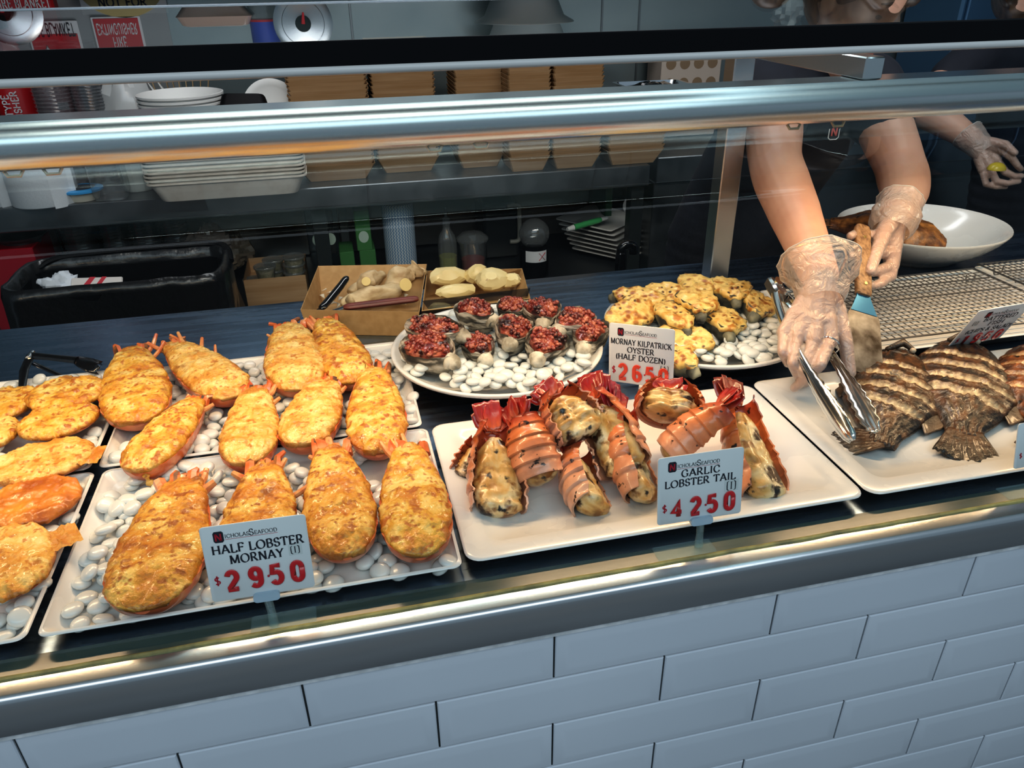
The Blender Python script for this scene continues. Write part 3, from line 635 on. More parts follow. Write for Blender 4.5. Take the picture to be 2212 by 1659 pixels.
def tail(label, bot, zb, tip, zt, wpx, opn, seed, pale=.5, fan=RED, curl=.10, L_=None, fanw=1, twist=0):
    rnd = random.Random(seed); B = onz(*bot, zb); Tp = onz(*tip, zt); ax = Tp-B; Ln = ax.length; ax.normalize()
    W = px_w(wpx, (bot[0]+tip[0])/2, (bot[1]+tip[1])/2, (zb+zt)/2)/2*1.10
    op = V(opn).normalized(); T = frame(B, ax.cross(op), ax)
    root = thing('lobster_tail', label, 'lobster', B, 'garlic lobster tails piled on the plate')
    fl = Ln*.27; Lb = Ln-fl*.8; o3 = seed*2.1
    def cz(u): return -curl*Ln*(u*(1-u)*4)*.5
    # shell
    L = []; cols = []; n = 36; m = 20
    a0, a1 = math.radians(156), math.radians(384)
    for i in range(n+1):
        u = i/n; seg = (u*5.0) % 1
        w = W*interp(u, [0, .12, .5, .8, 1], [.92, 1, .98, .78, .55])*(1-.10*seg)*(1+.04*fbm((u*5, o3, 1)))
        sp = (a1-a0)/2*interp(u, [0, .15, .8, 1], [.86, 1., 1.05, 1.25]); mid = (a0+a1)/2+.05*fbm((u*3, o3, 7))
        ro, ri = [], []
        for k in range(m+1):
            a = mid-sp+2*sp*k/m
            e = 1+.10*fbm((u*12, k*.3, o3)) if k in (0, 1, m-1, m) else 1+.015*fbm((u*30, k*.7, o3))
            ro.append((w*e*math.cos(a), u*Lb, w*.92*e*math.sin(a)+cz(u)))
            ri.append((w*.93*e*math.cos(a), u*Lb, w*.85*e*math.sin(a)+cz(u)))
        L.append(ro+ri[::-1])
        c = lerp3(PINK, ORG, min(1, u*1.5+.5-pale)) if u < .72 else lerp3(ORG, RED, (u-.72)/.28*.8)
        d = .72 if seg > .90 or seg < .03 else 1
        cols += [tuple(x*d for x in c)]*len(L[-1])
    MB().loops(L, T=T).build('shell', M['tshell'], root, world=True, sharp=50, col=cols)
    # meat : two lobes
    L = []; n2 = 34
    for i in range(n2+1):
        u = -.07+.92*i/n2; uu = max(0, min(1, u))
        w = W*.78*interp(u, [-.07, -.04, .02, .3, .7, .85], [.3, .66, .90, .98, .72, .25])
        ring = []
        for k in range(28):
            a = 2*PI*k/28
            g = 1-.34*math.exp(-((a-PI/2)/.28)**2)
            q = 1+.13*fbm((math.cos(a)*1.5, u*7, math.sin(a)*1.5+o3))+.09*fbm((math.cos(a)*3, u*18, math.sin(a)*3+o3))
            ring.append((w*g*q*math.cos(a), u*Lb, w*g*q*(.62 if math.sin(a) > 0 else .8)*math.sin(a)+cz(uu)-W*.02))
        L.append(ring)
    MB().loops(L, T=T).build('meat', M['meat'], root, world=True, sharp=0)
    # fan
    for k, an in enumerate((-.44, -.22, 0, .22, .44)):
        an = an*fanw+rnd.uniform(-.08, .08); wd = W*(.46 if k != 2 else .52)
        P = []; cc = []; bend = rnd.uniform(.1, .5); lnn = fl*rnd.uniform(.85, 1.1)
        for i in range(9):
            v = i/8; row = []
            for j in range(9):
                s = j/8*2-1; ww = wd*interp(v, [0, .5, 1], [.5, 1, 1.05]); x = s*ww; y = v*lnn*(1-.08*s*s)+.0015*fbm((s*6, v*3, o3+k))
                z = (bend-.25)*v*v*lnn*.8+.0012*math.cos(s*14)*v-.004*abs(k-2)*.5+.004*s*s*(1 if k % 2 else -1)
                row.append((x*math.cos(an)+y*math.sin(an), Lb*.97+y*math.cos(an)-x*math.sin(an), z-W*.25+.003*(k % 2)))
                cc.append(lerp3(lerp3(ORG, fan, min(1, .4+v)), (.10, .03, .02), max(0, v-.8)*2))
            P.append(row)
        b = MB(); b.grid(P, T=T); o = b.build('tail_fan', M['fan'], root, world=True, sharp=0, col=cc)
        md = o.modifiers.new('t', 'SOLIDIFY'); md.thickness = .0012
    return root
tail('lobster tail lying behind the front left one, only its left side showing', (1012, 1030), .965, (1052, 930), 1.01, 100, (-.75, -.5, .5), 1, pale=.5)
tail('lobster tail standing at the front left, split meat facing forward', (1079, 1100), .968, (1066, 872), 1.045, 122, (.05, -.8, .6), 2, pale=.95)
tail('lobster tail second from the left, orange shell back facing forward', (1172, 1035), .975, (1122, 866), 1.05, 112, (.75, .35, -.35), 3, pale=.45)
tail('lobster tail lowest in the middle of the pile, pale shell on its left', (1290, 1095), .968, (1236, 940), 1.0, 112, (.8, -.45, .45), 4, pale=1.1)
tail('lobster tail leaning behind the garlic price tag, dark red fan at the top', (1398, 1068), .970, (1332, 835), 1.05, 104, (.72, -.4, .55), 5, pale=.6, fan=(.36, .02, .05))
tail('long lobster tail in the pile centre with its right shell edge in front', (1352, 1008), .992, (1258, 815), 1.066, 116, (-.55, -.65, .5), 6, pale=.75)
tail('lobster tail on top of the pile at the left, two plump meat lobes forward', (1262, 938), 1.018, (1180, 820), 1.072, 134, (.15, -.55, .8), 7, pale=1.0, curl=.05)
tail('lobster tail at the far right of the plate, broad dull red fan raised', (1662, 1062), .968, (1580, 812), 1.05, 118, (.35, -.65, .65), 8, pale=.35, fan=(.26, .035, .02), fanw=.6)
tail('lobster tail leaning right over the garlic price tag, bright red fan at top', (1446, 985), .990, (1606, 858), 1.066, 92, (.45, -.2, -.5), 9, pale=.5)
tail('lobster tail on top of the pile centre, cut end facing forward under the oyster tag', (1446, 892), 1.035, (1448, 815), 1.062, 140, (.0, -.25, .95), 10, pale=.3, curl=.05, fanw=1.1)
# ------------------------------------------------------------------ grilled fish
M['fish'] = mat('charred_fish', (.2, .12, .06), .36, attr=True, ramp=[(.3, (.55, .5, .45)), (.5, (.95, .9, .85)), (.72, (1.5, 1.4, 1.2))], scale=60, det=6, dist=.5, bump=.7, bscale=130, bdist=.003, coat=.15, layers=[((.012, .009, .007), 30, .60, .68, 5, 'n')])
def fish(name, label, head, tailp, wpx, z, seed, cat='fish', slits=(.30, .43, .56, .69), pal=((.016, .013, .010), (.11, .048, .017), (.66, .55, .36)), thick=.030, group=None, tail_to=None, parent=None, zt=None, flip=1):
    rnd = random.Random(seed); H, Tl = onz(*head, z), onz(*tailp, z if zt is None else zt); ax = H-Tl; Ln = ax.length; ax.normalize(); ex = V((ax.y, -ax.x, 0)).normalized()
    W = px_w(wpx, (head[0]+tailp[0])/2, (head[1]+tailp[1])/2, z)
    T = frame(Tl, ex, ax); o3 = seed*4.4
    root = thing(name, label, cat, Tl, group)
    dk, br, fl = pal
    def hw(u, s): # s=+1 back, -1 belly
        return W/2*interp(u, [0, .08, .2, .38, .55, .75, .9, 1], [.30, .36, .62, .96, 1., .86, .62, .34])*(1 if s > 0 else 1.02)
    L = []; cols = []; n = 90; m = 40
    for i in range(n+1):
        u = i/n; ring = []
        y = u*Ln
        for k in range(m+1):
            s = -1+2*k/m; w = hw(u, s); x = s*w*(1+.03*fbm((u*8, s, o3)))
            pr = (1-abs(s)**2.4)**.7
            zz = thick*pr*interp(u, [0, .1, .3, .6, .85, 1], [.25, .4, .85, 1, .85, .4])
            us = u+.045*s*flip+.02*fbm((s*2.5, u*2, o3))
            d = min((abs(us-q)-.021*(1-abs(s)**4)-.008*fbm((s*6, q*9, o3)) for q in slits), default=1)
            nz = fbm((s*5, u*11, o3)); c = lerp3(dk, br, max(0, min(1, .45+nz*1.3-.5*abs(s)**3)))
            if d < .03: c = lerp3(br, c, max(0, min(1, (d-.004)/.026)))
            if d < .006 and abs(s) < .86:
                t = max(0, min(1, (.006-d)/.006)); c = lerp3(c, fl, t*(.75+.25*math.sin(s*40))); zz -= .0035*t
            elif d < .02: zz += .002
            zz += .0022*fbm((s*W*40, y*40, o3))+.0012*fbm((s*W*140, y*140, o3))
            if .84 < u < .93 and slits: # gill opening
                g = math.exp(-((u-.875-.03*s*s)/.012)**2)*(abs(s-.0) < .72); zz -= .010*g; c = lerp3(c, (.012, .006, .004), g)
            ring.append((x, y, zz)); cols.append(c)
        for k in range(1, m): ring.append((hw(u, 1)*(1-2*k/m)*.97, y, -.002)); cols.append(dk)
        L.append(ring)
    MB().loops(L, T=T).build('body', M['fish'], root, world=True, sharp=0, col=cols)
    # tail fin
    ta = 0
    if tail_to is not None:
        q = T.inverted() @ onz(*tail_to, z-.004); ta = math.atan2(q.x, -q.y); tl = q.length
    else: tl = Ln*.24
    P = []; cc = []
    for i in range(15):
        v = i/14; row = []
        for j in range(25):
            s = j/24*2-1; a = ta+s*.42; r = v*tl*(1+.10*math.cos(s*3)-.05*rnd.random())
            w0 = W*.14*s
            row.append((w0*math.cos(ta)*(1-v*.2)+r*math.sin(a)*(1 if v else 0), -r*math.cos(a)+Ln*.03+w0*math.sin(ta), .008*(1-v)+.0018*math.cos(s*26)*v+.005*v*v*fbm((s*2, v*3, o3)))); cc.append(lerp3(br, dk, min(1, v*1.2+.2*math.cos(s*26))))
        P.append(row)
    o = MB().grid(P, T=T).build('tail_fin', M['fish'], root, world=True, sharp=0, col=cc); md = o.modifiers.new('t', 'SOLIDIFY'); md.thickness = .002
    # side fin
    for sd, u0 in ((1, .32), (-1, .5)):
        P = []; cc = []
        for i in range(9):
            v = i/8; row = []
            for j in range(13):
                t = j/12; u = u0-.06+.26*t; wv = hw(u, sd)
                row.append((sd*(wv*.9+v*W*.13*(.4+.6*math.sin(PI*t))), u*Ln-v*Ln*.07, .006*(1-v)+.0015*math.cos(t*30)*v)); cc.append(lerp3(dk, (.16, .10, .06), v*.8))
            P.append(row)
        o = MB().grid(P, T=T).build('fin', M['fish'], root, world=True, sharp=0, col=cc); md = o.modifiers.new('t', 'SOLIDIFY'); md.thickness = .0015
    return root, T, Ln, W
FG = 'charred fish on the plate'
def head_bits(root, T, Ln, W):
    b = MB()   # jaw and eye of a fish lying on its side
    b.tube([T @ V((-W*.16, Ln*.90, .02)), T @ V((0, Ln*1.0, .024)), T @ V((W*.14, Ln*.93, .022))], [.004, .008, .004], 10)
    b.build('jaw', M['fish'], root, world=True, sharp=0, col=[(.06, .04, .025)]*len(b.v))
    b = MB(); b.ball(T @ V((W*.12, Ln*.93, .022)), .0055, 10, 7); b.build('eye', mat('cooked_eye', (.55, .45, .33), .3), root, world=True)
r_ = fish('grilled_fish', 'charred slashed fish gripped at the tail by the steel tongs', (1945, 765), (1900, 965), 196, DK+.014, 1, group=FG, tail_to=(1800, 962)); head_bits(*r_)
r_ = fish('grilled_fish', 'whole charred slashed fish in the middle, tail toward the glass', (2078, 745), (2082, 945), 214, DK+.014, 2, group=FG, tail_to=(2090, 1008)); head_bits(*r_)
r_ = fish('grilled_fish', 'brown grilled fish cut by the right frame edge', (2240, 755), (2262, 935), 190, DK+.014, 3, group=FG, pal=((.05, .022, .012), (.24, .085, .025), (.7, .5, .28))); head_bits(*r_)
# ------------------------------------------------------------------ oval bowl and its fish
def oval_bowl():
    c = onz(1952, 545, DK); cx, cy = c.x+.005, c.y-.035
    L = []
    for r, z in [(.45, 0), (.47, 0), (.50, .006), (.62, .018), (.78, .038), (.92, .062), (.985, .078), (1.0, .083), (.995, .0855), (.97, .084), (.90, .070), (.76, .046), (.6, .026), (.4, .014), (.1, .011)]:
        L.append(ell(.203*r, .182*r, 64, cx, cy, DK+z))
    o = MB().loops(L).build('oval_bowl', M['white'], sharp=70); tag(o, 'deep oval white bowl behind the wire racks', 'bowl'); return cx, cy
bcx, bcy = oval_bowl()
GP = ((.16, .06, .018), (.50, .22, .06), (.62, .5, .33))
bz = DK+.052
hf, tf = (2034, 540), (1795, 475)
r_ = fish('roasted_fish', 'golden roasted fish lying in the oval bowl, head at the right', (2036, 540), (1790, 486), 150, bz-.004, 9, slits=(), pal=GP, thick=.062, zt=bz+.03)
root, T, Ln, W = r_
b = MB(); b.ball(T @ V((-W*.05, Ln*.90, .034)), .009, 12, 8); b.build('eye', mat('white_eye', (.75, .6, .42), .3, coat=.5), root, world=True)
b = MB()
for k in range(5): b.tube([T @ V((W*.34, Ln*(.35+.06*k), .012)), T @ V((W*.5, Ln*(.33+.06*k), .018)), T @ V((W*.62, Ln*(.30+.06*k), .012))], [.008, .010, .003], 7)
b.build('burnt_skin', mat('burnt_skin', (.015, .012, .01), .6, bump=.6, bscale=90), root, world=True)
# ------------------------------------------------------------------ wire racks
def rack(label, x0, x1, y0, y1, z):
    root = thing('wire_rack', label, 'rack', ((x0+x1)/2, (y0+y1)/2, z-.018), 'wire cooling racks')
    st = M['rackwire']
    b = MB(); sx = .0148
    k = int((x1-x0)/sx)
    for i in range(1, k): b.tube([(x0+sx*i, y0, z), (x0+sx*i, y1, z)], .0011, 5)
    k = int((y1-y0)/sx)
    for i in range(1, k): b.tube([(x0, y0+sx*i, z+.0020), (x1, y0+sx*i, z+.0020)], .0011, 5)
    b.build('wire_mesh', st, root, world=True)
    b = MB(); c = [(x0, y0), (x1, y0), (x1, y1), (x0, y1), (x0, y0)]
    b.tube([(x, y, z) for x, y in c], .0022, 8, up=(0, 0, 1)); b.build('rim_wire', st, root, world=True)
    for yy in (y0+.07, (y0+y1)/2+.03, y1-.05):
        b = MB(); b.tube([(x0, yy, z-.003), (x0+.03, yy, z-.003), (x1-.03, yy, z-.003), (x1, yy, z-.003)], .0018, 7)
        b.build('cross_brace', st, root, world=True)
    for xx in (x0+.03, x1-.03):
        for yy in (y0+.03, y1-.03):
            b = MB(); b.tube(smooth_path([(xx-.012, yy, z), (xx-.008, yy, z-.016), (xx+.008, yy, z-.016), (xx+.012, yy, z)], 4), .0016, 6); b.build('foot', st, root, world=True)
M['rackwire'] = mat('rack_wire', (.20, .20, .20), .35, .9)
rack('wire cooling rack on the white tray beside the wooden spatula', .70, 1.195, .455, .735, DK+.034)
rack('wire cooling rack on the far tray, cut by the right frame edge', 1.215, 1.70, .465, .745, DK+.040)
# ------------------------------------------------------------------ lettering
def arc(cx, cy, rx, ry, a0, a1, n=14): return [(cx+rx*math.cos(math.radians(a0+(a1-a0)*i/n)), cy+ry*math.sin(math.radians(a0+(a1-a0)*i/n))) for i in range(n+1)]
GL = {
 'A': (.84, [[(.06, 0), (.42, 1)], [(.42, 1), (.78, 0)], [(.19, .34), (.64, .34)]]),
 'B': (.72, [[(.14, 0), (.14, 1)], [(.14, 1), (.36, 1)]+arc(.36, .76, .22, .24, 90, -90)+[(.14, .52)], [(.36, .52)]+arc(.36, .26, .27, .26, 90, -90)+[(.14, 0)]]),
 'C': (.82, [arc(.46, .5, .38, .5, 50, 310, 22), [(.70, .88), (.71, .68)], [(.70, .12), (.71, .28)]]),
 'D': (.86, [[(.14, 0), (.14, 1)], [(.14, 1), (.34, 1)]+arc(.36, .5, .42, .5, 88, -88, 20)+[(.14, 0)]]),
 'E': (.68, [[(.14, 0), (.14, 1)], [(.14, 1), (.58, 1)], [(.14, .52), (.48, .52)], [(.14, 0), (.60, 0)], [(.58, 1), (.58, .84)], [(.61, 0), (.62, .18)], [(.48, .60), (.48, .44)]]),
 'F': (.64, [[(.14, 0), (.14, 1)], [(.14, 1), (.58, 1)], [(.14, .52), (.48, .52)], [(.58, 1), (.58, .82)], [(.48, .60), (.48, .44)]]),
 'G': (.88, [arc(.46, .5, .38, .5, 50, 320, 22), [(.74, .42), (.74, .10)], [(.60, .42), (.86, .42)], [(.70, .88), (.71, .68)]]),
 'H': (.88, [[(.14, 0), (.14, 1)], [(.74, 0), (.74, 1)], [(.14, .5), (.74, .5)]]),
 'I': (.36, [[(.18, 0), (.18, 1)]]),
 'K': (.82, [[(.14, 0), (.14, 1)], [(.66, 1), (.16, .46)], [(.30, .60), (.74, 0)]]),
 'L': (.66, [[(.14, 0), (.14, 1)], [(.14, 0), (.60, 0)], [(.60, 0), (.62, .2)]]),
 'M': (1.06, [[(.14, 0), (.16, 1)], [(.16, 1), (.53, .06)], [(.53, .06), (.88, 1)], [(.88, 1), (.92, 0)]]),
 'N': (.90, [[(.14, 0), (.14, 1)], [(.14, 1), (.74, .0)], [(.74, 0), (.74, 1)]]),
 'O': (.94, [arc(.47, .5, .40, .5, 0, 360, 30)]),
 'P': (.68, [[(.14, 0), (.14, 1)], [(.14, 1), (.34, 1)]+arc(.36, .73, .24, .27, 90, -90)+[(.14, .46)]]),
 'Q': (.94, [arc(.47, .5, .40, .5, 0, 360, 30), [(.5, .2), (.85, -.15)]]),
 'R': (.80, [[(.14, 0), (.14, 1)], [(.14, 1), (.34, 1)]+arc(.36, .74, .23, .26, 90, -90)+[(.14, .48)], [(.36, .48), (.72, 0)]]),
 'S': (.62, [arc(.31, .745, .22, .255, 35, 265, 16)+arc(.31, .255, .24, .255, 85, -145, 16), [(.50, .92), (.51, .74)], [(.10, .08), (.09, .28)]]),
 'T': (.76, [[(.38, 0), (.38, 1)], [(.06, 1), (.70, 1)], [(.06, 1), (.05, .82)], [(.70, 1), (.71, .82)]]),
 'U': (.86, [[(.14, 1), (.14, .34)]+arc(.43, .34, .29, .34, 180, 360, 14)+[(.72, 1)]]),
 'V': (.82, [[(.06, 1), (.42, 0)], [(.42, 0), (.76, 1)]]),
 'X': (.82, [[(.08, 1), (.74, 0)], [(.08, 0), (.72, 1)]]),
 'Y': (.78, [[(.06, 1), (.40, .48)], [(.72, 1), (.40, .48)], [(.40, .48), (.40, 0)]]),
 'Z': (.76, [[(.10, 1), (.66, 1)], [(.66, 1), (.08, 0)], [(.08, 0), (.68, 0)], [(.10, 1), (.09, .82)], [(.68, 0), (.70, .2)]]),
 '(': (.36, [arc(.52, .42, .36, .66, 130, 230, 12)]), ')': (.36, [arc(-.16, .42, .36, .66, 50, -50, 12)]),
 '[': (.44, [[(.36, 1.1), (.16, .98), (.14, .5), (.16, -.04), (.36, -.16)]]), ']': (.44, [[(.08, 1.1), (.28, .98), (.30, .5), (.28, -.04), (.08, -.16)]]),
 '&': (.86, [[(.78, .06), (.28, .72)]+arc(.38, .80, .15, .18, 210, -60, 12)+[(.14, .36)]+arc(.34, .24, .24, .24, 150, 300, 10)+[(.74, .46)]]),
 '$': (.62, [arc(.31, .72, .22, .22, 35, 265, 16)+arc(.31, .28, .24, .22, 85, -145, 16), [(.31, -.14), (.31, 1.14)]]),
 '.': (.3, [[(.12, .45), (.2, .45)]]), ' ': (.36, []),
}
NOSER = '()[]$&.OQCS'
def text_w(t, h, sp=.06): return sum((GL[c][0]+sp)*h for c in t)
def ribbon(b, pl, tmin, tmax, h, ox, oz, T, yoff, m=0, mono=False):
    pts = [V((ox+p[0]*h, oz+p[1]*h)) for p in pl]; n = len(pts); lf, rt = [], []
    for i in range(n):
        d = pts[min(i+1, n-1)]-pts[max(i-1, 0)]; d.normalize(); a = math.atan2(d.y, d.x)
        t = tmax if mono else tmin+(tmax-tmin)*abs(math.sin(a-math.radians(22))); nr = V((-d.y, d.x))*t*h/2
        lf.append(pts[i]+nr); rt.append(pts[i]-nr)
    vs = [(p.x, yoff, p.y) for p in lf]+[(p.x, yoff, p.y) for p in rt]
    b.add(vs, [(i, i+1, n+i+1, n+i) for i in range(n-1)], m, T)
def write(b, t, h, x, z, T, yoff=-.0004, m=0, tmin=.075, tmax=.20, sp=.07, serif=True, mono=False, center=True, fit=None):
    if fit:
        s_ = fit/text_w(t, h, sp); T = T @ Matrix.Translation((x, 0, 0)) @ Matrix.Diagonal((s_, 1, 1, 1)); x = 0; tmin, tmax = tmin*.9, tmax*(1/s_ if s_ > 1 else 1)
    if center: x -= text_w(t, h, sp)/2
    for c in t:
        w, st = GL[c]
        for pl in st:
            ribbon(b, pl, tmin, tmax, h, x, z, T, yoff, m, mono)
            if serif and c not in NOSER and len(pl) == 2 or (serif and c == 'U'):
                for e, f in ((pl[0], pl[1]), (pl[-1], pl[-2])):
                    if e[1] in (0, 1) and abs(f[1]-e[1]) > .3 and not (c == 'N' and e == (.74, .0) and f == (.14, 1)):
                        ribbon(b, [(e[0]-.13, e[1]+(.02 if e[1] == 0 else -.02)), (e[0]+.13, e[1]+(.02 if e[1] == 0 else -.02))], .05, .05, h, x, z, T, yoff, m)
        x += (w+sp)*h
    return x
DG = {
 '0': arc(.36, .69, .26, .26, 0, 180, 10)+[(.10, .31)]+arc(.36, .31, .26, .26, 180, 360, 10)+[(.62, .69)],
 '1': [(.22, .78), (.40, .93), (.40, .06)],
 '2': arc(.36, .68, .26, .26, 165, -25, 12)+[(.16, .12), (.08, .06), (.64, .06)],
 '4': [(.50, .06), (.50, .94), (.06, .30), (.70, .30)],
 '5': [(.60, .94), (.16, .94), (.13, .52)]+arc(.35, .34, .27, .28, 120, -150, 14),
 '6': [(.58, .86)]+arc(.36, .68, .26, .26, 60, 180, 8)+[(.10, .32)]+arc(.36, .31, .26, .25, 180, 480, 18),
 '9': [(.12, .16)]+arc(.36, .32, .26, .26, -130, 0, 8)+[(.62, .68)]+arc(.36, .69, .26, .25, 0, 300, 18),
}
M['card'] = mat('tag_card', (.72, .73, .74), .35, coat=.2)
M['ink'] = mat('black_ink', (.012, .014, .025), .5)
M['red'] = mat('red_plastic', (.60, .012, .018), .3, coat=.4)
M['redlit'] = mat('lit_red_plastic', (.80, .06, .03), .3, coat=.4, sss=.2, sssr=(.01, .003, .002))  # lit copy of the red plastic, lamp light put into its brighter colour
M['inkred'] = mat('red_ink', (.45, .012, .03), .5)
M['patch'] = mat('paper_patch', (.62, .65, .65), .5)
def price_tag(label, bl, br, tl, lines, price, mark, redm, foot=True, mark_pos=None, hh=None, logo_x=.5, price_z=.13, marksz=.085, drop=None):
    bl, br, tl = V(bl), V(br), V(tl); ex = (br-bl); W = ex.length; ex.normalize(); up = tl-bl; H = hh or up.length; up = (up-ex*up.dot(ex)).normalized(); nn = ex.cross(up)  # points to the back
    T = Matrix(((ex.x, -nn.x, up.x, bl.x), (ex.y, -nn.y, up.y, bl.y), (ex.z, -nn.z, up.z, bl.z), (0, 0, 0, 1)))
    # local: x right, y toward the reader is +nn?  keep reader side at -y
    if (T.to_3x3() @ V((0, -1, 0))).dot(CAM-bl) < 0:
        T = T @ Matrix.Diagonal((1, -1, 1, 1))
    root = thing('price_tag', label, 'price tag', bl.lerp(br, .5)-V((0, 0, .03 if foot else 0)), 'seafood price tags')
    L = []
    for y, i in ((0, .0006), (.0004, 0), (.0016, 0), (.002, .0006)): L.append([(p[0], y, p[1]) for p in rr(W-2*i, H-2*i, .004, 4, W/2, H/2)])
    MB().loops(L, T=T).build('card', M['card'], root, world=True)
    b = MB(); s = W/.108
    lh = .0072*s; lx = W*logo_x-.030*s; lz = H-.0155*s
    write(b, 'ICHOLAS', lh*.62, lx, lz, T, center=False, tmax=.14); x = lx+text_w('ICHOLAS', lh*.62)
    x = write(b, 'S', lh*1.05, x, lz-.0005, T, center=False, tmax=.14); x = write(b, 'EAFOOD', lh*.62, x, lz, T, center=False, tmax=.14)
    ribbon(b, [(0, 0), (x-lx, 0)], .0004, .0004, 1, lx, lz-.0016*s, T, -.0004, 1)
    oc = [(-.5, .35), (-.35, .5), (.35, .5), (.5, .35), (.5, -.35), (.35, -.5), (-.35, -.5), (-.5, -.35)]
    b.add([(lx-.0062*s+p[0]*.0105*s, -.0004, lz+.0022*s+p[1]*.0135*s) for p in oc], [tuple(range(8))], 0, T)
    write(b, 'N', .0085*s, lx-.0060*s, lz-.0021*s, T, yoff=-.0008, m=1, tmin=.1, tmax=.2)
    for t, h, cxx, z, ft in lines: write(b, t, h*H, cxx*W, z*H, T, fit=ft*W)
    b.build('lettering', [M['ink'], M['inkred']], root, world=True, sharp=0, fix=False)
    mx, mz = mark_pos
    b = MB(); pw = text_w(mark, marksz*H)*.5
    b.add([(mx*W-pw*1.25, -.0002, (mz-.03)*H), (mx*W+pw*1.25, -.0002, (mz-.03)*H), (mx*W+pw*1.25, -.0002, (mz+marksz+.03)*H), (mx*W-pw*1.25, -.0002, (mz+marksz+.03)*H)], [(0, 1, 2, 3)], 0, T)
    write(b, mark, marksz*H, mx*W, mz*H, T, m=1, tmin=.06, tmax=.14); b.build('origin_mark', [M['patch'], M['ink']], root, world=True, sharp=0, fix=False)
    b = MB(); write(b, '$', .105*H, .085*W, (price_z+.10)*H, T, tmin=.08, tmax=.17); b.build('dollar_sign', M['inkred'], root, world=True, sharp=0, fix=False)
    dh = .27*H; xs = [.16, .385, .585, .79]
    for d, xx in zip(price, xs):
        pts = [V((xx*W+p[0]*dh*.74, -.0012, price_z*H+p[1]*dh)) for p in DG[d]]
        b = MB(); b.tube(pts, dh*.125, 10, flat=.22, up=(0, -1, 0), T=T); b.build('digit', redm, root, world=True, sharp=0)
    b = MB(); b.ball((.568*W, -.0006, (price_z+.125)*H), dh*.055, 8, 6, T=T); b.build('price_dot', M['inkred'], root, world=True)
    if foot:
        zf = DK+.0012-bl.lerp(br, .5).z
        b = MB(); b.loops([[(p[0], y, p[1]) for p in rr(W*.26, .011, .004, 3, W*.52, -.001)] for y in (-.004, -.0035, .0055, .006)], T=T)
        b.build('clip', mat('clip_plastic', (.45, .58, .70), .25, alpha=.85, coat=.3), root, world=True)
        mid = T @ V((W*.52, .001, -.005))
        b = MB(); b.tube([mid, (mid.x+.001, mid.y, (mid.z+DK)/2), (mid.x+.001, mid.y-.001, DK+.002)], [.005, .0045, .0055], 10); b.build('stem', M['acrylic'], root, world=True)
        dx, dy, bw, bd = drop
        b = MB(); b.loops([rr(bw, bd, .003, 3, mid.x+dx, mid.y+dy, DK+z_) for z_ in (.0004, .0022)]); b.build('foot_plate', M['acrylic'], root, world=True)
    return root
y1 = .034
price_tag('white price tag for half lobster mornay, $29.50, at the front glass', ony(460, 1302, y1), ony(681, 1268, y1), ony(428, 1142, y1+.012), [('HALF LOBSTER', .112, .52, .635, .88), ('MORNAY', .112, .49, .485, .52)], '2950', '[I]', M['red'], mark_pos=(.86, .515), drop=(.012, .002, .072, .028), price_z=.13, logo_x=.50)
y2 = .040
price_tag('white price tag for garlic lobster tail, $42.50, at the front glass', ony(1420, 1136, y2+.004), ony(1600, 1108, y2), ony(1443, 990, y2+.016), [('GARLIC', .105, .50, .685, .46), ('LOBSTER TAIL', .105, .50, .545, .84)], '4250', '[I]', M['red'], mark_pos=(.87, .40), drop=(-.02, -.004, .078, .026), price_z=.09, logo_x=.50, marksz=.11)
price_tag('white price tag for mornay and kilpatrick oysters, $26.50, between the dishes', ony(1315, 822, .415), ony(1453, 842, .345), ony(1325, 698, .422), [('MORNAY KILPATRICK', .092, .5, .66, .94), ('OYSTER', .092, .5, .535, .42), ('(HALF DOZEN)', .092, .5, .41, .78)], '2650', '[A]', M['redlit'], foot=False, mark_pos=(.87, .30), price_z=.06, logo_x=.52, marksz=.075)
b = MB(); q = ony(1385, 836, .386); b.tube([q+V((0, 0, .002)), V((q.x, q.y+.001, DK))], [.004, .006], 10)
ob = b.build('tag_peg', mat('peg_plastic', (.7, .7, .68), .4)); tag(ob, 'small white peg holding up the oyster price tag', 'peg')
p0 = ony(2046, 752, .40); p1 = p0+V((1, .09, 0)).normalized()*.122; p2 = p0+V((.04, -.42, .91)).normalized()*.098
price_tag('white price tag for battered fish, chips and salad, tilted in front of the rack', p0, p1, p2, [('BATTERED', .11, .58, .66, .62), ('FISH', .11, .58, .52, .30), ('(CHIPS & SALAD)', .105, .54, .36, .86)], '1950', '[I]', M['red'], foot=False, mark_pos=(.15, .60), price_z=.04, logo_x=.60)
y5 = .046
q0 = ony(2190, 1014, y5)
price_tag('price tag sliver at the right frame edge in front of the grilled fish', q0, q0+V((.105, 0, .003)), ony(2214, 915, y5+.014), [('FISH', .11, .5, .62, .4)], '1950', '[I]', M['red'], mark_pos=(.86, .42), drop=(-.03, -.006, .075, .026))
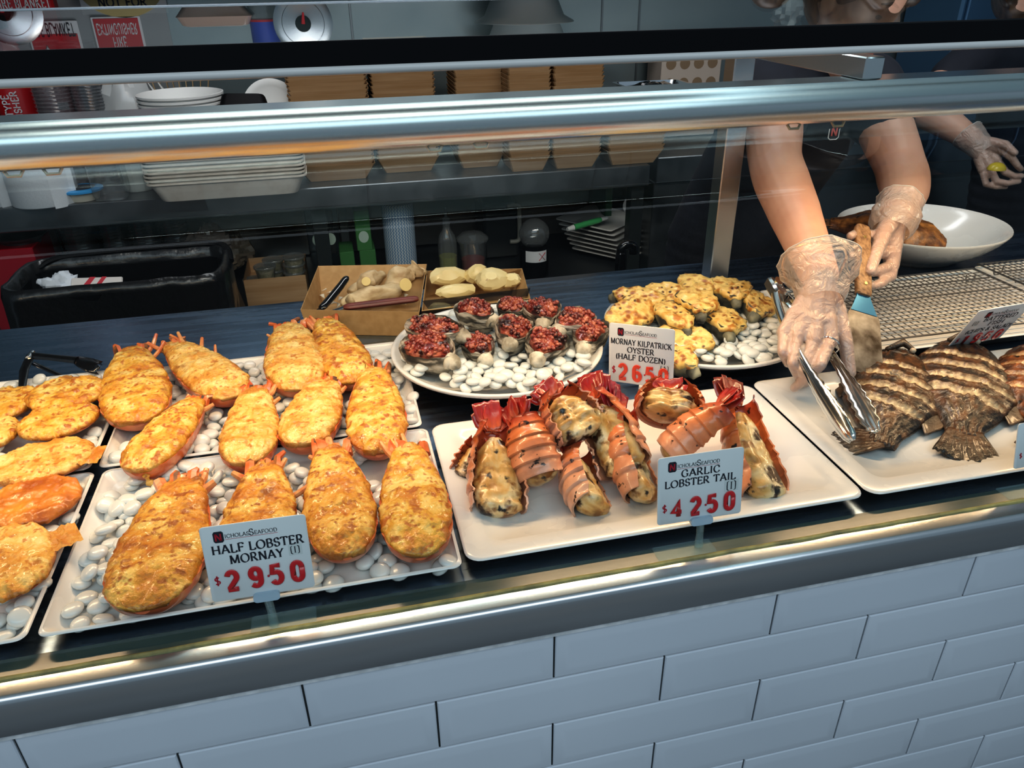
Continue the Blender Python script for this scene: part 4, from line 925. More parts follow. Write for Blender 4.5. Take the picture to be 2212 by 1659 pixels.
# ------------------------------------------------------------------ kraft boxes on the deck
M['kraft'] = mat('kraft_card', (.42, .25, .10), .75, ramp=[(.35, (.38, .22, .085)), (.65, (.46, .28, .12))], scale=50)
M['kraft_d'] = mat('brown_card', (.42, .26, .13), .75, ramp=[(.35, (.38, .22, .10)), (.65, (.48, .31, .165))], scale=9, stretch=(.4, 1, 6))
M['ginger'] = mat('ginger_skin', (.62, .46, .26), .55, ramp=[(.3, (.42, .27, .13)), (.5, (.64, .48, .28)), (.7, (.74, .60, .40))], scale=26, det=5, stretch=(1, 1, 3), bump=.4, bscale=60)
M['gingercut'] = mat('cut_ginger', (.78, .60, .25), .4)
M['potato'] = mat('peeled_potato', (.80, .66, .34), .4, ramp=[(.35, (.74, .58, .27)), (.65, (.84, .71, .40))], scale=18, coat=.2, layers=[((.35, .2, .08), 40, .70, .76, 3, 'n')])
def flared_box(name, label, base, rim, m, cat='box', t=.0015):
    root = thing(name, label, cat, sum((V(p) for p in base), V())/4)
    names = ['front_panel', 'right_panel', 'back_panel', 'left_panel']
    c = sum((V(p) for p in base), V())/4
    for i in range(4):
        a, b_, q, r = V(base[i]), V(base[(i+1) % 4]), V(rim[(i+1) % 4]), V(rim[i])
        n = (b_-a).cross(r-a).normalized()
        if n.dot(a-c) < 0: n = -n
        bb = MB(); bb.loops([[a, b_, q, r], [p-n*t for p in (a, b_, q, r)]]); bb.build(names[i], m, root, world=True, sharp=20)
    bb = MB(); bb.loops([[V(p) for p in base], [V(p)+V((0, 0, t)) for p in base]]); bb.build('bottom_panel', m, root, world=True, sharp=20)
    return root
bz = DK+.0005
B0, B1 = onz(668, 722, bz), onz(897, 726, bz)
R0, R1 = onz(649, 669, DK+.052), onz(906, 674, DK+.052); R3 = onz(687, 575, DK+.066); R2 = onz(922, 571, DK+.066)
dv = (R3-R0); dv.z = 0
B2, B3 = B1+dv*.72, B0+dv*.72
flared_box('card_box', 'open kraft box of ginger pieces with two knives in it', [B0, B1, B2, B3], [R0, R1, R2, R3], M['kraft'])
gb0, gb1 = onz(918, 712, bz), onz(1120, 690, bz); r0, r1 = onz(911, 672, DK+.05), onz(1146, 645, DK+.05); r3, r2 = onz(922, 585, DK+.058), onz(1128, 580, DK+.058); dv2 = r3-r0; dv2.z = 0
gb0, gb1 = gb0+V((0, .05, 0)), gb1+V((0, .05, 0))
flared_box('card_box', 'open kraft box of peeled potatoes with a clear window flap', [gb0, gb1, gb1+dv2*.62, gb0+dv2*.62], [r0, r1, r2, r3], M['kraft'])
b = MB(); p0, p1 = onz(912, 650, DK+.058), onz(1146, 622, DK+.058); q0, q1 = onz(925, 668, DK+.05), onz(1140, 640, DK+.05); b.grid([[p0, p1], [q0, q1]])
tag(b.build('window_flap', clear('dark_film', (.25, .25, .25), .1, 1, .08), sharp=0), 'dark clear plastic window strip across the potato box', 'film')
def lumpy(name, label, cat, mt, pts, rad, seed, amp=.12, fr=40, n=16, group=None, cut=None):
    b = MB(); b.tube(smooth_path(pts, 5), [interp(i/((len(pts)-1)*5), [k/(len(rad)-1) for k in range(len(rad))], rad) for i in range((len(pts)-1)*5+1)], n)
    b.v = [tuple(V(v)*1+V((fbm((v[0]*fr, v[1]*fr, v[2]*fr+seed)), fbm((v[1]*fr, v[2]*fr, v[0]*fr+seed)), fbm((v[2]*fr, v[0]*fr, v[1]*fr+seed))))*amp*max(rad)) for v in b.v]
    root = b.build(name, mt, sharp=0); tag(root, label, cat, group)
    if cut is not None:
        c, nrm, r = cut; nrm = V(nrm).normalized(); bb = MB(); T = frame(c, nrm.orthogonal(), nrm.cross(nrm.orthogonal())); bb.lathe([(r, 0), (r*.95, .001), (.0005, .0012)], 14, T=T, caps=(1, 1)); o = bb.build('cut_face', M['gingercut']); o.parent = root
    return root
gz = DK+.045
def O(x, y, z=0): return onz(x, y, gz+z)
lumpy('ginger_piece', 'knobbly ginger piece with a pale cut end, at the box centre back', 'ginger', M['ginger'], [O(785, 622), O(800, 606, .006), O(828, 598)], [.012, .021, .017, .008], 1, .45, cut=(O(790, 603, .022)+V((0, -.014, 0)), (-.2, -.8, .55), .010))
lumpy('ginger_piece', 'largest ginger piece with a finger pointing right over the box corner', 'ginger', M['ginger'], [O(848, 620), O(866, 600, .01), O(890, 585, .016), O(918, 588, .018)], [.014, .028, .015, .014, .009], 2, .42, cut=(O(874, 608, .02)+V((0, -.02, 0)), (.3, -.8, .4), .014))
lumpy('ginger_piece', 'ringed ginger piece lying along the dark wooden knife handle', 'ginger', M['ginger'], [O(760, 655), O(800, 640), O(840, 630), O(868, 622)], [.013, .020, .016, .021, .01], 3, .42)
lumpy('ginger_piece', 'small ginger knob left of the centre, beside the black handle', 'ginger', M['ginger'], [O(755, 632, -.01), O(772, 622, -.006), O(785, 616, -.01)], [.008, .013, .012, .006], 4, .25)
lumpy('ginger_piece', 'short pale ginger stub at the front left, touching the wooden handle', 'ginger', M['ginger'], [O(738, 660, -.008), O(752, 648, -.002), O(768, 643, -.008)], [.006, .011, .012, .006], 5, .25)
b = MB(); rnd = random.Random(5)
for k in range(26):
    p = O(rnd.uniform(700, 890), rnd.uniform(610, 660), -.022); a = rnd.uniform(0, 6)
    b.tube([p, p+V((math.cos(a)*.010, math.sin(a)*.010, .005)), p+V((math.cos(a)*.02, math.sin(a)*.02, .001))], [.001, .006, .001], 6, flat=.2)
tag(b.build('ginger_peelings', mat('garlic_peel', (.70, .62, .48), .6), sharp=0), 'pale peelings and skins filling the bottom of the ginger box', 'peelings', kind='stuff')
def pot(label, c, d, r, seed, L_=.03, flat=.8):
    rnd = random.Random(seed); c = V(c); d = V(d).normalized()*L_
    b = MB(); b.ball((0, 0, 0), 1, 12, 9); T = frame(c, d, d.orthogonal())
    v2 = []
    for v in b.v:
        v = V(v); k = 1+.12*NZ.cell(v*1.3+V((seed, 0, 0)))+.06*fbm(v*2+V((seed, 0, 0))); v2.append(T @ V((v.x*L_*k, v.y*r*k, v.z*r*flat*k)))
    b.v = [tuple(v) for v in v2]; tag(b.build('peeled_potato', M['potato'], sharp=22), label, 'potato')
pz = DK+.052
pot('longest peeled potato at the back left of the potato box', onz(968, 598, pz), (1, .05, 0), .024, 1, .042)
pot('cut peeled potato with a flat face, in front of the longest one', onz(985, 628, pz-.008), (1, .1, 0), .017, 2, .042, .7)
pot('peeled potato at the back centre, behind the faceted one', onz(1030, 592, pz), (1, .2, 0), .022, 3, .028)
pot('large faceted peeled potato right of the box centre', onz(1062, 604, pz), (1, -.2, 0), .026, 4, .034)
pot('small peeled potato at the right end of the potato box', onz(1102, 606, pz-.004), (1, 0, 0), .017, 5, .024)
pot('peeled potato low at the box front, above the oyster dish', onz(950, 668, pz-.028), (1, 0, 0), .016, 6, .024)
def knife(label, a, c, r, m, bend=0, n=None):
    a, c = V(a), V(c); mid = a.lerp(c, .5)+V((0, 0, bend)); root = thing('kitchen_knife', label, 'knife', a)
    b = MB(); b.tube(smooth_path([a, a.lerp(mid, .6), mid.lerp(c, .5), c], 5), [r*interp(i/15, [0, .1, .5, .9, 1], [.55, .95, 1, .9, .5]) for i in range(16)], 12, flat=.7); b.build('handle', m, root, world=True)
    d = (a-c).normalized(); b = MB(); b.tube([a, a+d*.05+V((0, 0, -.012)), a+d*.08+V((0, 0, -.02))], [r*.8, r*.7, r*.1], 4, flat=.1); b.build('blade', M['chrome'], root, world=True)
knife('knife with a glossy curved black handle, left in the ginger box', O(692, 668, -.006), O(750, 598, .028), .0095, M['blackgloss'], -.004)
knife('knife with a dark red wooden handle across the ginger box front', O(742, 664, .006), O(904, 645, .012), .0105, mat('dark_red_wood', (.13, .022, .014), .4, ramp=[(.35, (.08, .014, .01)), (.65, (.19, .036, .022))], scale=30, stretch=(.3, 6, 6)), .0)
# ------------------------------------------------------------------ utensils
root = thing('serving_tongs', 'black plastic serving tongs lying behind the left trays', 'tongs', onz(90, 800, DK))
b = MB(); hz = DK+.045
pv = onz(66, 768, hz)
b.tube([onz(48, 838, DK+.03), onz(52, 800, DK+.036), pv], [.006, .008, .008], 8, flat=.5); b.build('arm', M['blackgloss'], root, world=True)
b = MB(); b.tube([pv, onz(110, 772, hz), onz(165, 778, hz)], [.008, .007, .008], 8, flat=.5, up=(0, -.5, 1)); b.build('arm', M['blackgloss'], root, world=True)
b = MB(); b.tube([onz(72, 785, hz-.01), onz(110, 802, hz-.024), onz(150, 820, hz-.034)], .005, 8, flat=.5); b.build('arm', M['blackgloss'], root, world=True)
P = []
for i in range(9):
    u = i/8; row = []
    for j in range(13):
        s = j/12*2-1; c = onz(165+50*u, 778+8*u, hz-.004)
        wd = .012+.014*math.sin(PI*min(1, u*.75+.1)); row.append(c+V((.004*math.cos(s*11)*u, s*wd, -.012*s*s*(.3+u)+.004)))
    P.append(row)
o = MB().grid(P).build('scalloped_head', M['blackgloss'], root, world=True); md = o.modifiers.new('t', 'SOLIDIFY'); md.thickness = .002
b = MB(); b.tube([pv+V((0, -.012, 0)), pv+V((0, .012, 0))], .005, 10); b.build('hinge_pin', M['chrome'], root, world=True)
# steel tongs in the server's fist
TG0, TGL, TGR = ony(1672, 618, .545), onz(1842, 955, DK+.045), onz(1893, 932, DK+.052)
M['tongsteel'] = mat('tong_steel', (.72, .72, .70), .16, 1)
root = thing('steel_tongs', 'scalloped steel tongs held in a gloved fist over the left fish', 'tongs', TG0)
up = V((.2, -.5, .8)).normalized()
for tip, sd in ((TGL, -1), (TGR, 1)):
    st = TG0+(tip-TG0)*.02; ax = (tip-st); Ln = ax.length; ax.normalize(); side = ax.cross(up).normalized()
    bow = -side if sd < 0 else side
    P = []
    if bow.dot(V((1, 0, 0)))*sd < 0: bow = -bow
    for i in range(41):
        u = i/40; row = []
        wd = interp(u, [0, .1, .5, .62, .75, .9, .97, 1], [.012, .011, .009, .010, .016, .018, .014, .006])
        cen = st+ax*(u*Ln)+bow*(.022*math.sin(PI*u**.8)*(1 if u < .98 else .6))
        for j in range(11):
            s = j/10*2-1
            cup = -(1-s*s)*wd*.62; sc = .0028*math.cos(u*Ln/.0095*PI)*(abs(s)**3)*(1 if u > .55 else 0)
            rib = .0010*math.cos(s*9)*(u > .5)
            row.append(cen+up.cross(ax).cross(ax)*0+up*(s*wd)+bow*(-cup*.9-sc+rib))
        P.append(row)
    o = MB().grid(P).build('arm', M['tongsteel'], root, world=True, sharp=0); md = o.modifiers.new('t', 'SOLIDIFY'); md.thickness = .0012
b = MB(); b.tube([TG0-up*.014, TG0+up*.014], .006, 12); b.tube([TG0+up*.012, TG0+up*.017], .009, 14); b.build('pivot', M['chrome'], root, world=True)
b = MB(); ax = ((TGL+TGR)/2-TG0).normalized(); T = frame(TG0-ax*.012, ax.cross(up), ax); b.box(-.013, .013, -.004, .05, -.011, .011, .004, T=T); b.build('hinge_housing', M['tongsteel'], root, world=True)
# wooden-handled spatula
SB, SH0, SH1 = onz(1872, 815, DK+.024), None, ony(1862, 488, .60)
SB = onz(1868, 808, DK+.03)
ax = (SH1-SB); SL = ax.length; ax.normalize(); fc = V((0, -.75, .65)); sx_ = ax.cross(fc).normalized(); fc = sx_.cross(ax)
T = Matrix(((sx_.x, ax.x, fc.x, SB.x), (sx_.y, ax.y, fc.y, SB.y), (sx_.z, ax.z, fc.z, SB.z), (0, 0, 0, 1)))
if (T.to_3x3() @ V((1, 0, 0))).x < 0: T = T @ Matrix.Diagonal((-1, 1, 1, 1))
root = thing('metal_spatula', 'wooden-handled steel spatula held upright behind the grilled fish', 'spatula', SB)
k = SL
b = MB(); b.prism([(-.036, 0), (.036, 0), (.031, .36*k), (.012, .49*k), (-.012, .49*k), (-.031, .36*k)], -.0008, .0008, T=T)
b.build('blade', mat('worn_blade', (.2, .19, .18), .40, 1, ramp=[(.35, (.05, .04, .03)), (.52, (.17, .155, .14)), (.7, (.30, .29, .27))], scale=30, det=6), root, world=True)
b = MB(); b.prism([(-.0258, .385*k), (.0258, .385*k), (.0135, .49*k), (.0125, .53*k), (-.0125, .53*k), (-.0135, .49*k)], -.0016, .0016, T=T); b.build('neck', mat('blue_steel', (.05, .21, .40), .25, .6), root, world=True)
b = MB(); b.loops([rr(.026*f, .014*f2, .005, 4, 0, 0, 0) and [(p[0], y*k, p[1]) for p in rr(.030*f, .016*f2, .0055, 4)] for y, f, f2 in [(.50, .75, .8), (.51, .95, 1), (.60, 1, 1), (.8, .98, 1.05), (.96, 1.05, 1), (.99, .9, .9), (1.0, .6, .6)]], T=T)
b.build('handle', mat('worn_wood', (.28, .15, .07), .5, ramp=[(.3, (.12, .06, .03)), (.5, (.30, .17, .08)), (.7, (.42, .26, .13))], scale=22, stretch=(8, .7, 8), bump=.3, bscale=60), root, world=True)
for yy in (.57, .9):
    b = MB(); b.lathe([(.003, -.0095), (.0035, -.009), (.0035, .009), (.003, .0095)], 12, T=T @ Matrix.Translation((0, yy*k, 0))); b.build('rivet', mat('brass', (.7, .5, .2), .3, 1), root, world=True)
# ------------------------------------------------------------------ bin with black liner
def bin_():
    x0, x1, y0, y1, z = -1.085, -.535, 1.50, 1.76, .85
    root = thing('waste_bin', 'large black-lined rubbish bin behind the left end of the counter', 'bin', ((x0+x1)/2, (y0+y1)/2, 0))
    b = MB(); w, d, cx, cy = x1-x0, y1-y0, (x0+x1)/2, (y0+y1)/2
    b.loops([rr(w*.8, d*.8, .04, 5, cx, cy, 0), rr(w, d, .05, 5, cx, cy, z-.02), rr(w-.03, d-.03, .05, 5, cx, cy, z-.02), rr(w*.8-.03, d*.8-.03, .04, 5, cx, cy, .05)]); b.build('tub', M['black'], root, world=True)
    L = []; n = 14
    for f, zz, am in [(1.04, z-.26, .02), (1.05, z-.2, .025), (1.045, z-.1, .022), (1.04, z-.02, .012), (1.02, z+.012, .006), (.98, z+.010, .006), (.95, z-.03, .015), (.9, z-.15, .02), (.82, z-.35, .02)]:
        l = rr(w*f, d*f, .05, n, cx, cy, zz); L2 = []
        # resample edges
        for i, p in enumerate(l):
            q = l[(i+1) % len(l)]; dd = math.dist(p, q); kk = 10 if dd > .1 else 1
            for t in range(kk): L2.append((p[0]+(q[0]-p[0])*t/kk, p[1]+(q[1]-p[1])*t/kk, zz))
        L.append([(p[0]+am*fbm((p[0]*9, p[1]*9, zz*5)), p[1]+am*fbm((p[1]*9, p[0]*9, zz*5+4)), p[2]+am*.8*fbm((p[0]*16, p[1]*16, zz))) for p in L2])
    m_ = min(len(l) for l in L); L = [l[:m_] for l in L]
    b = MB(); b.loops(L, caps=(0, 1)); b.build('liner', mat('black_liner', (.008, .008, .009), .28, coat=.3, bump=.5, bscale=18, bdist=.01), root, world=True, sharp=0)
    b = MB(); b.tube(smooth_path([(x0+.02, y1-.01, z-.01), (x0+.1, y1+.01, z+.012), (x1-.15, y1+.01, z+.018), (x1-.02, y1, z+.012), (x1+.01, y1-.1, z-.01)], 8), [.014]*33, 8, flat=.6); b.build('lid_rim', M['black'], root, world=True)
bin_()
def crumple(name, label, cat, m, c, r, sc, seed, amp=.5, fr=3, group=None):
    b = MB(); b.ball((0, 0, 0), 1, 26, 18); v2 = []
    for v in b.v:
        v = V(v); k = 1+amp*(fbm(v*1.5+V((seed, 0, 0)))+.5*abs(fbm(v*fr+V((0, seed, 0))))-.2); v2.append((c[0]+v.x*r*sc[0]*k, c[1]+v.y*r*sc[1]*k, c[2]+v.z*r*sc[2]*k))
    b.v = v2; return tag(b.build(name, m, sharp=25), label, cat, group)
crumple('crumpled_paper', 'crumpled white paper thrown in the black bin', 'paper', mat('white_paper', (.62, .66, .72), .7), ony(128, 622, 1.60), .052, (1.1, .8, .75), 3, .5)
b = MB(); T = frame(ony(205, 618, 1.58), V((1, .1, -.1)), V((0, 1, .6))); b.box(-.06, .07, -.03, .03, -.004, .004, .003, T=T); o = b.build('paper_packet', mat('packet_paper', (.6, .56, .54), .6)); tag(o, 'white packet with red stripes in the black bin', 'packet')
b = MB(); b.add([(-.045, -.0295, .0045), (-.028, -.0295, .0045), (.002, .0295, .0045), (-.012, .0295, .0045)], [(0, 1, 2, 3)], 0, T); b.add([(-.012, -.0295, .0045), (.0, -.0295, .0045), (.03, .0295, .0045), (.018, .0295, .0045)], [(0, 1, 2, 3)], 0, T); b.build('red_stripe', M['inkred'], None, sharp=0).parent = o
# ------------------------------------------------------------------ things on the back bench
BZ = .956
M['paper'] = mat('paper_towel', (.66, .68, .70), .85, bump=.4, bscale=130, bdist=.002)
def roll(label, px, py, R, H):
    c = onz(px, py, BZ); c.y += R
    root = thing('paper_towel_roll', label, 'paper roll', (c.x, c.y, BZ), 'paper towel rolls')
    b = MB(); b.lathe([(R-.002, BZ), (R, BZ+.004), (R, BZ+H-.004), (R-.002, BZ+H), (.022, BZ+H), (.022, BZ+.01)], 40, T=Matrix.Translation((c.x, c.y, 0)), caps=(1, 0)); b.build('paper', M['paper'], root, world=True)
    b = MB(); P = [[V((c.x+R*1.005*math.cos(a), c.y+R*1.005*math.sin(a), z)) for z in (BZ-.006, BZ+H*.5, BZ+H-.006)] for a in [math.radians(x) for x in range(-62, -20, 6)]]
    P += [[V((c.x+R*1.02*math.cos(a)+.01, c.y+R*1.02*math.sin(a)-.004, z)) for z in (BZ-.004, BZ+H*.5, BZ+H-.006)] for a in [math.radians(-20)]]
    b.grid(P); b.build('loose_sheet', M['paper'], root, world=True)
roll('white paper towel roll with a torn loose sheet, beside the blue-lidded cup', 82, 452, .098, .22)
roll('white paper towel roll cut by the left frame edge', -28, 452, .085, .22)
def cyl_thing(name, label, cat, px, py, prof, m, group=None, z=BZ, n=32, y=None, parts=()):
    c = onz(px, py, z) if y is None else ony(px, py, y); zz = z if y is None else c.z
    R = prof[0][0]
    if y is None: c = V((c.x, c.y+R, z))
    T = Matrix.Translation((c.x, c.y, zz))
    if parts:
        root = thing(name, label, cat, (c.x, c.y, zz), group)
        for nm, pr, mm in parts: MB().lathe(pr, n, T=T).build(nm, mm, root, world=True)
        return root
    return tag(MB().lathe(prof, n, T=T).build(name, m), label, cat, group)
M['blue'] = mat('blue_lid', (.03, .30, .62), .35, coat=.2)
M['cream'] = mat('cream_plastic', (.62, .58, .48), .4)
cyl_thing('sealed_cup', 'small white cup with a bright blue lid on the bench edge', 'cup', 174, 437, [(.045, 0)], None, parts=[('cup_body', [(.046, 0), (.055, .028)], M['cream']), ('blue_lid', [(.064, .028), (.064, .034), (.058, .036), (.02, .0365)], M['blue']), ('lid_print', [(.040, .0366), (.040, .0372), (.01, .0372)], M['ink'])])
def ribbed(R, H, pitch, amp=.004):
    pr = []; k = int(H/pitch)
    for i in range(k): pr += [(R, i*pitch), (R+amp, i*pitch+pitch*.4), (R+amp, i*pitch+pitch*.5), (R, i*pitch+pitch*.6)]
    return pr
M['clearstack'] = clear('stacked_clear', (.55, .57, .58), .12, 1.5, .10, haze=(.5, .52, .55), hz=.16)
cyl_thing('cup_stack', 'tall ribbed stack of clear plastic cups behind the blue-lidded cup', 'cups', 158, 405, ribbed(.056, .46, .012), M['clearstack'])
cyl_thing('cup_stack', 'ribbed stack of clear plastic lids beside the white plastic bag', 'cups', 233, 398, ribbed(.052, .45, .010), M['clearstack'])
b = MB(); c = onz(236, 436, BZ); b.loops([rr(.10*f, .10*f, .015, 4, c.x, c.y+.06, BZ+z) for z, f in ((0, .9), (.02, 1), (.1, .98), (.12, 1.02), (.14, 1))], caps=(1, 0)); tag(b.build('clear_tub', M['clearplastic']), 'square clear plastic tub between the blue-lidded cup and white jar', 'tub')
b = MB(); c = onz(296, 416, BZ); b.loops([ell(.052*f, .052*f, 12, c.x, c.y+.05, BZ+z) for z, f in ((0, .9), (.01, 1), (.14, 1.12), (.15, 1.12))]); tag(b.build('white_jar', mat('white_jar', (.56, .6, .57), .35, alpha=.96, coat=.3), sharp=25), 'white faceted jar beside the clamshell container stack', 'jar')
# clamshell containers
M['pulp'] = mat('pulp_white', (.62, .55, .47), .65, ramp=[(.4, (.58, .51, .43)), (.6, (.66, .60, .52))], scale=20)
c0, c1 = onz(335, 441, BZ), onz(655, 422, BZ)
W_ = (c1.x-c0.x)*1.08; xm = (c0.x+c1.x)/2+.0; yf = min(c0.y, c1.y)
ym = yf+.125
def pulp_tray():
    b = MB(); w, d = W_, .23
    b.loops([rr(w*.86, d*.8, .03, 4, 0, 0, 0), rr(w*.87, d*.82, .03, 4, 0, 0, .004), rr(w*.955, d*.93, .03, 4, 0, 0, .052), rr(w*.96, d*.94, .03, 4, 0, 0, .054), rr(w*1.0, d, .03, 4, 0, 0, .056), rr(w*1.0, d, .03, 4, 0, 0, .061), rr(w*.985, d*.975, .03, 4, 0, 0, .0615), rr(w*.866, d*.815, .03, 4, 0, 0, .0085)])
    return b.build('pulp_container', M['pulp'], sharp=35)
o0 = pulp_tray(); nstk = 13
for i in range(nstk):
    o = o0 if i == 0 else o0.copy()
    if i: COL.objects.link(o)
    o.location = (xm+random.uniform(-.003, .003), ym, BZ+.0005+i*.0115+(.012 if i > 7 else 0))
    tag(o, 'off-white moulded takeaway container nested in the wide stack on the bench edge', 'container', 'stacked takeaway containers')
ztop_ = BZ+.012+nstk*.0115+.062
# cardboard trays in nested stacks
def card_tray(w, d, h=.055):
    b = MB(); b.loops([rr(w*.74, d*.74, .004, 1, 0, 0, 0), rr(w, d, .004, 1, 0, 0, h), rr(w*.985, d*.985, .004, 1, 0, 0, h), rr(w*.73, d*.73, .004, 1, 0, 0, .003)])
    return b.build('card_tray', M['kraft_d'], sharp=20)
for si, (xa, xb, py, nm, n_) in enumerate([(648, 815, 390, 'leftmost stack, beside the takeaway containers', 29), (815, 952, 372, 'second stack from the left', 29), (985, 1092, 362, 'third stack from the left', 28), (1094, 1190, 370, 'fourth stack from the left', 28), (1192, 1308, 369, 'fifth stack from the left', 28), (1312, 1450, 362, 'last stack, beside the server', 11)]):
    pa, pb_ = onz(xa, py, BZ), onz(xb, py, BZ); w = pb_.x-pa.x
    pr = card_tray(w, .19)
    for i in range(n_):
        o = pr if i == 0 else pr.copy()
        if i: COL.objects.link(o)
        o.location = ((pa.x+pb_.x)/2+random.uniform(-.002, .002), max(2.10, (pa.y+pb_.y)/2+.075), BZ+.0005+i*.0133)
        o.rotation_euler = (0, 0, random.uniform(-.012, .012))
        tag(o, 'brown cardboard tray nested in the '+nm, 'tray', 'cardboard trays, '+nm)
# on top of the takeaway containers
zt_ = ztop_-.006
def at_y(px, py, y): return ony(px, py, y)
M['bowlw'] = mat('white_bowl', (.66, .66, .64), .45)
q = at_y(395, 246, 2.02)
hh = max(zt_, q.z-.03)
for i in range(4):
    R = .128; b = MB(); zz = zt_+.001+i*.0125
    b.lathe([(R*.8, 0), (R*.82, .003), (R*.955, .044), (R*1.0, .046), (R*1.0, .052), (R*.97, .053), (R*.80, .010)], 40, T=Matrix.Translation((q.x, 2.045, zz)))
    tag(b.build('paper_bowl', M['bowlw']), 'white round paper bowl nested in the stack on the takeaway containers', 'bowl', 'nested white paper bowls')
q = at_y(530, 225, 2.02); b = MB(); T = Matrix.Translation((q.x, 2.0, zt_+.052)) @ Matrix.Rotation(-.35, 4, 'X') @ Matrix.Rotation(.05, 4, 'Y')
b.loops([rr(.15*f, .10*f, .02, 4, 0, 0, z) for z, f in ((-.03, 1.05), (-.026, 1.08), (-.022, 1.0), (.02, .86), (.026, .8))], T=T); tag(b.build('black_container', M['black']), 'upturned black plastic container beside the white bowls', 'container')
q = at_y(590, 215, 2.06); b = MB(); T = Matrix.Translation((q.x-.01, 2.11, zt_+.022)) @ Matrix.Rotation(math.radians(78), 4, 'X'); b.lathe([(.08, 0), (.088, .006), (.092, .008), (.086, .010), (.07, .006), (.065, .004), (.01, .004)], 40, T=T); tag(b.build('paper_plate', M['bowlw']), 'round white plate standing on edge behind the black container', 'plate')
q = at_y(492, 200, 2.1); cyl_thing('green_tub', 'small dark green tub behind the black container', 'tub', 0, 0, [(.03, 0), (.034, .06), (.036, .062), (.036, .072), (.01, .073)], mat('green_plastic', (.03, .12, .05), .4), z=0, y=None) if 0 else None
b = MB(); b.lathe([(.03, 0), (.034, .05), (.036, .052), (.036, .062), (.01, .063)], 24, T=Matrix.Translation((q.x, 2.09, zt_+.001))); tag(b.build('green_tub', mat('green_plastic', (.03, .12, .05), .4)), 'small dark green tub behind the black container', 'tub')
# plastic bag, skewers
crumple('plastic_bag', 'crumpled clear bag of white cutlery beside the skewers', 'bag', mat('white_film', (.55, .56, .55), .3, alpha=.85, coat=.5), (at_y(280, 230, 2.30).x, 2.30, BZ+.19), .11, (.85, .6, 1.75), 11, .25, 5)
sk = mat('pale_wood', (.42, .28, .14), .6, ramp=[(.35, (.36, .23, .11)), (.65, (.5, .35, .19))], scale=12)
M['scup'] = mat('skewer_cup', (.2, .2, .2), .5)
q = at_y(390, 220, 2.36); b = MB(); b.lathe([(.07, BZ), (.08, BZ+.20), (.075, BZ+.20), (.065, BZ+.005)], 24, T=Matrix.Translation((q.x, 2.36, 0))); tag(b.build('skewer_pot', M['scup']), 'grey pot holding wooden skewers behind the white bowls', 'pot')
for i in range(9):
    x = q.x-.06+.015*i; b = MB(); b.tube([(x*.6+q.x*.4, 2.36+.02*math.sin(i), BZ+.02), (x+.012*(i-3), 2.37+.02*math.sin(i), BZ+.40+.02*math.cos(i*2))], [.003, .007], 6, flat=.35)
    tag(b.build('wooden_skewer', sk), 'flat wooden skewer standing in the pot behind the white bowls', 'skewer', 'wooden skewers in the pot')
for i, (px, py) in enumerate([(322, 198), (340, 195), (360, 192)]):
    p = at_y(px, py, 2.33); b = MB(); b.tube([(p.x, 2.33, BZ+.22), (p.x-.01, 2.32, p.z), (p.x-.025, 2.32, p.z+.03)], [.005, .01, .003], 8, flat=.4); tag(b.build('plastic_spoon', M['bowlw']), 'white plastic spoon sticking up beside the skewers', 'spoon', 'white plastic spoons')
# fire gear on the wall / bench
p = at_y(58, 262, 2.45); R = .085
root = thing('fire_extinguisher', 'red fire extinguisher with a black hose at the left', 'fire extinguisher', (p.x, 2.45, BZ))
T = Matrix.Translation((p.x, 2.45, 0)); rd = mat('fire_red', (.45, .012, .018), .3, coat=.4)
b = MB(); b.lathe([(R*.9, BZ), (R, BZ+.01), (R, BZ+.40), (R*.9, BZ+.44), (R*.4, BZ+.475), (R*.3, BZ+.48)], 36, T=T); b.build('cylinder', rd, root, world=True)
b = MB(); b.lathe([(R*1.004, BZ+.355), (R*1.004, BZ+.385)], 36, T=T, caps=(0, 0)); b.build('yellow_band', mat('cream_band', (.6, .5, .25), .4), root, world=True)
b = MB(); b.tube([(p.x-.055, 2.45-.085, BZ+.46), (p.x-.06, 2.45-.09, BZ+.3), (p.x-.05, 2.45-.09, BZ+.08)], .011, 8); b.build('hose', M['black'], root, world=True)
b = MB(); b.box(p.x-.02, p.x+.02, 2.42, 2.48, BZ+.48, BZ+.52, .004); b.tube([(p.x-.02, 2.45, BZ+.52), (p.x-.1, 2.43, BZ+.55)], .008, 6); b.build('valve', M['black'], root, world=True)
b = MB(); wm = M['card']
def vtext(b, t, h, x0, z0, yy):
    Tt = Matrix(((0, 0, -1, x0), (0, 1, 0, yy), (1, 0, 0, z0), (0, 0, 0, 1))); write(b, t, h, 0, 0, Tt, center=False, serif=False, mono=True, tmax=.17)
vtext(b, 'CHEMICAL TYPE', .022, p.x-.006, BZ+.06, 2.45-R-.001); vtext(b, 'FIRE EXTINGUISHER', .022, p.x+.022, BZ+.02, 2.45-R-.001)
b.build('lettering', wm, root, world=True, sharp=0, fix=False)
pa, pb_ = at_y(98, 255, 2.5), at_y(166, 250, 2.5)
root = thing('fire_blanket', 'tall red fire blanket pouch on the wall beside the fire extinguisher', 'fire blanket', (pa.x+.05, 2.53, BZ))
b = MB(); zt2 = at_y(100, 2, 2.5).z+.03; b.box(pa.x-.06, pb_.x+.02, 2.50, 2.56, BZ, zt2, .008); b.build('pouch', rd, root, world=True)
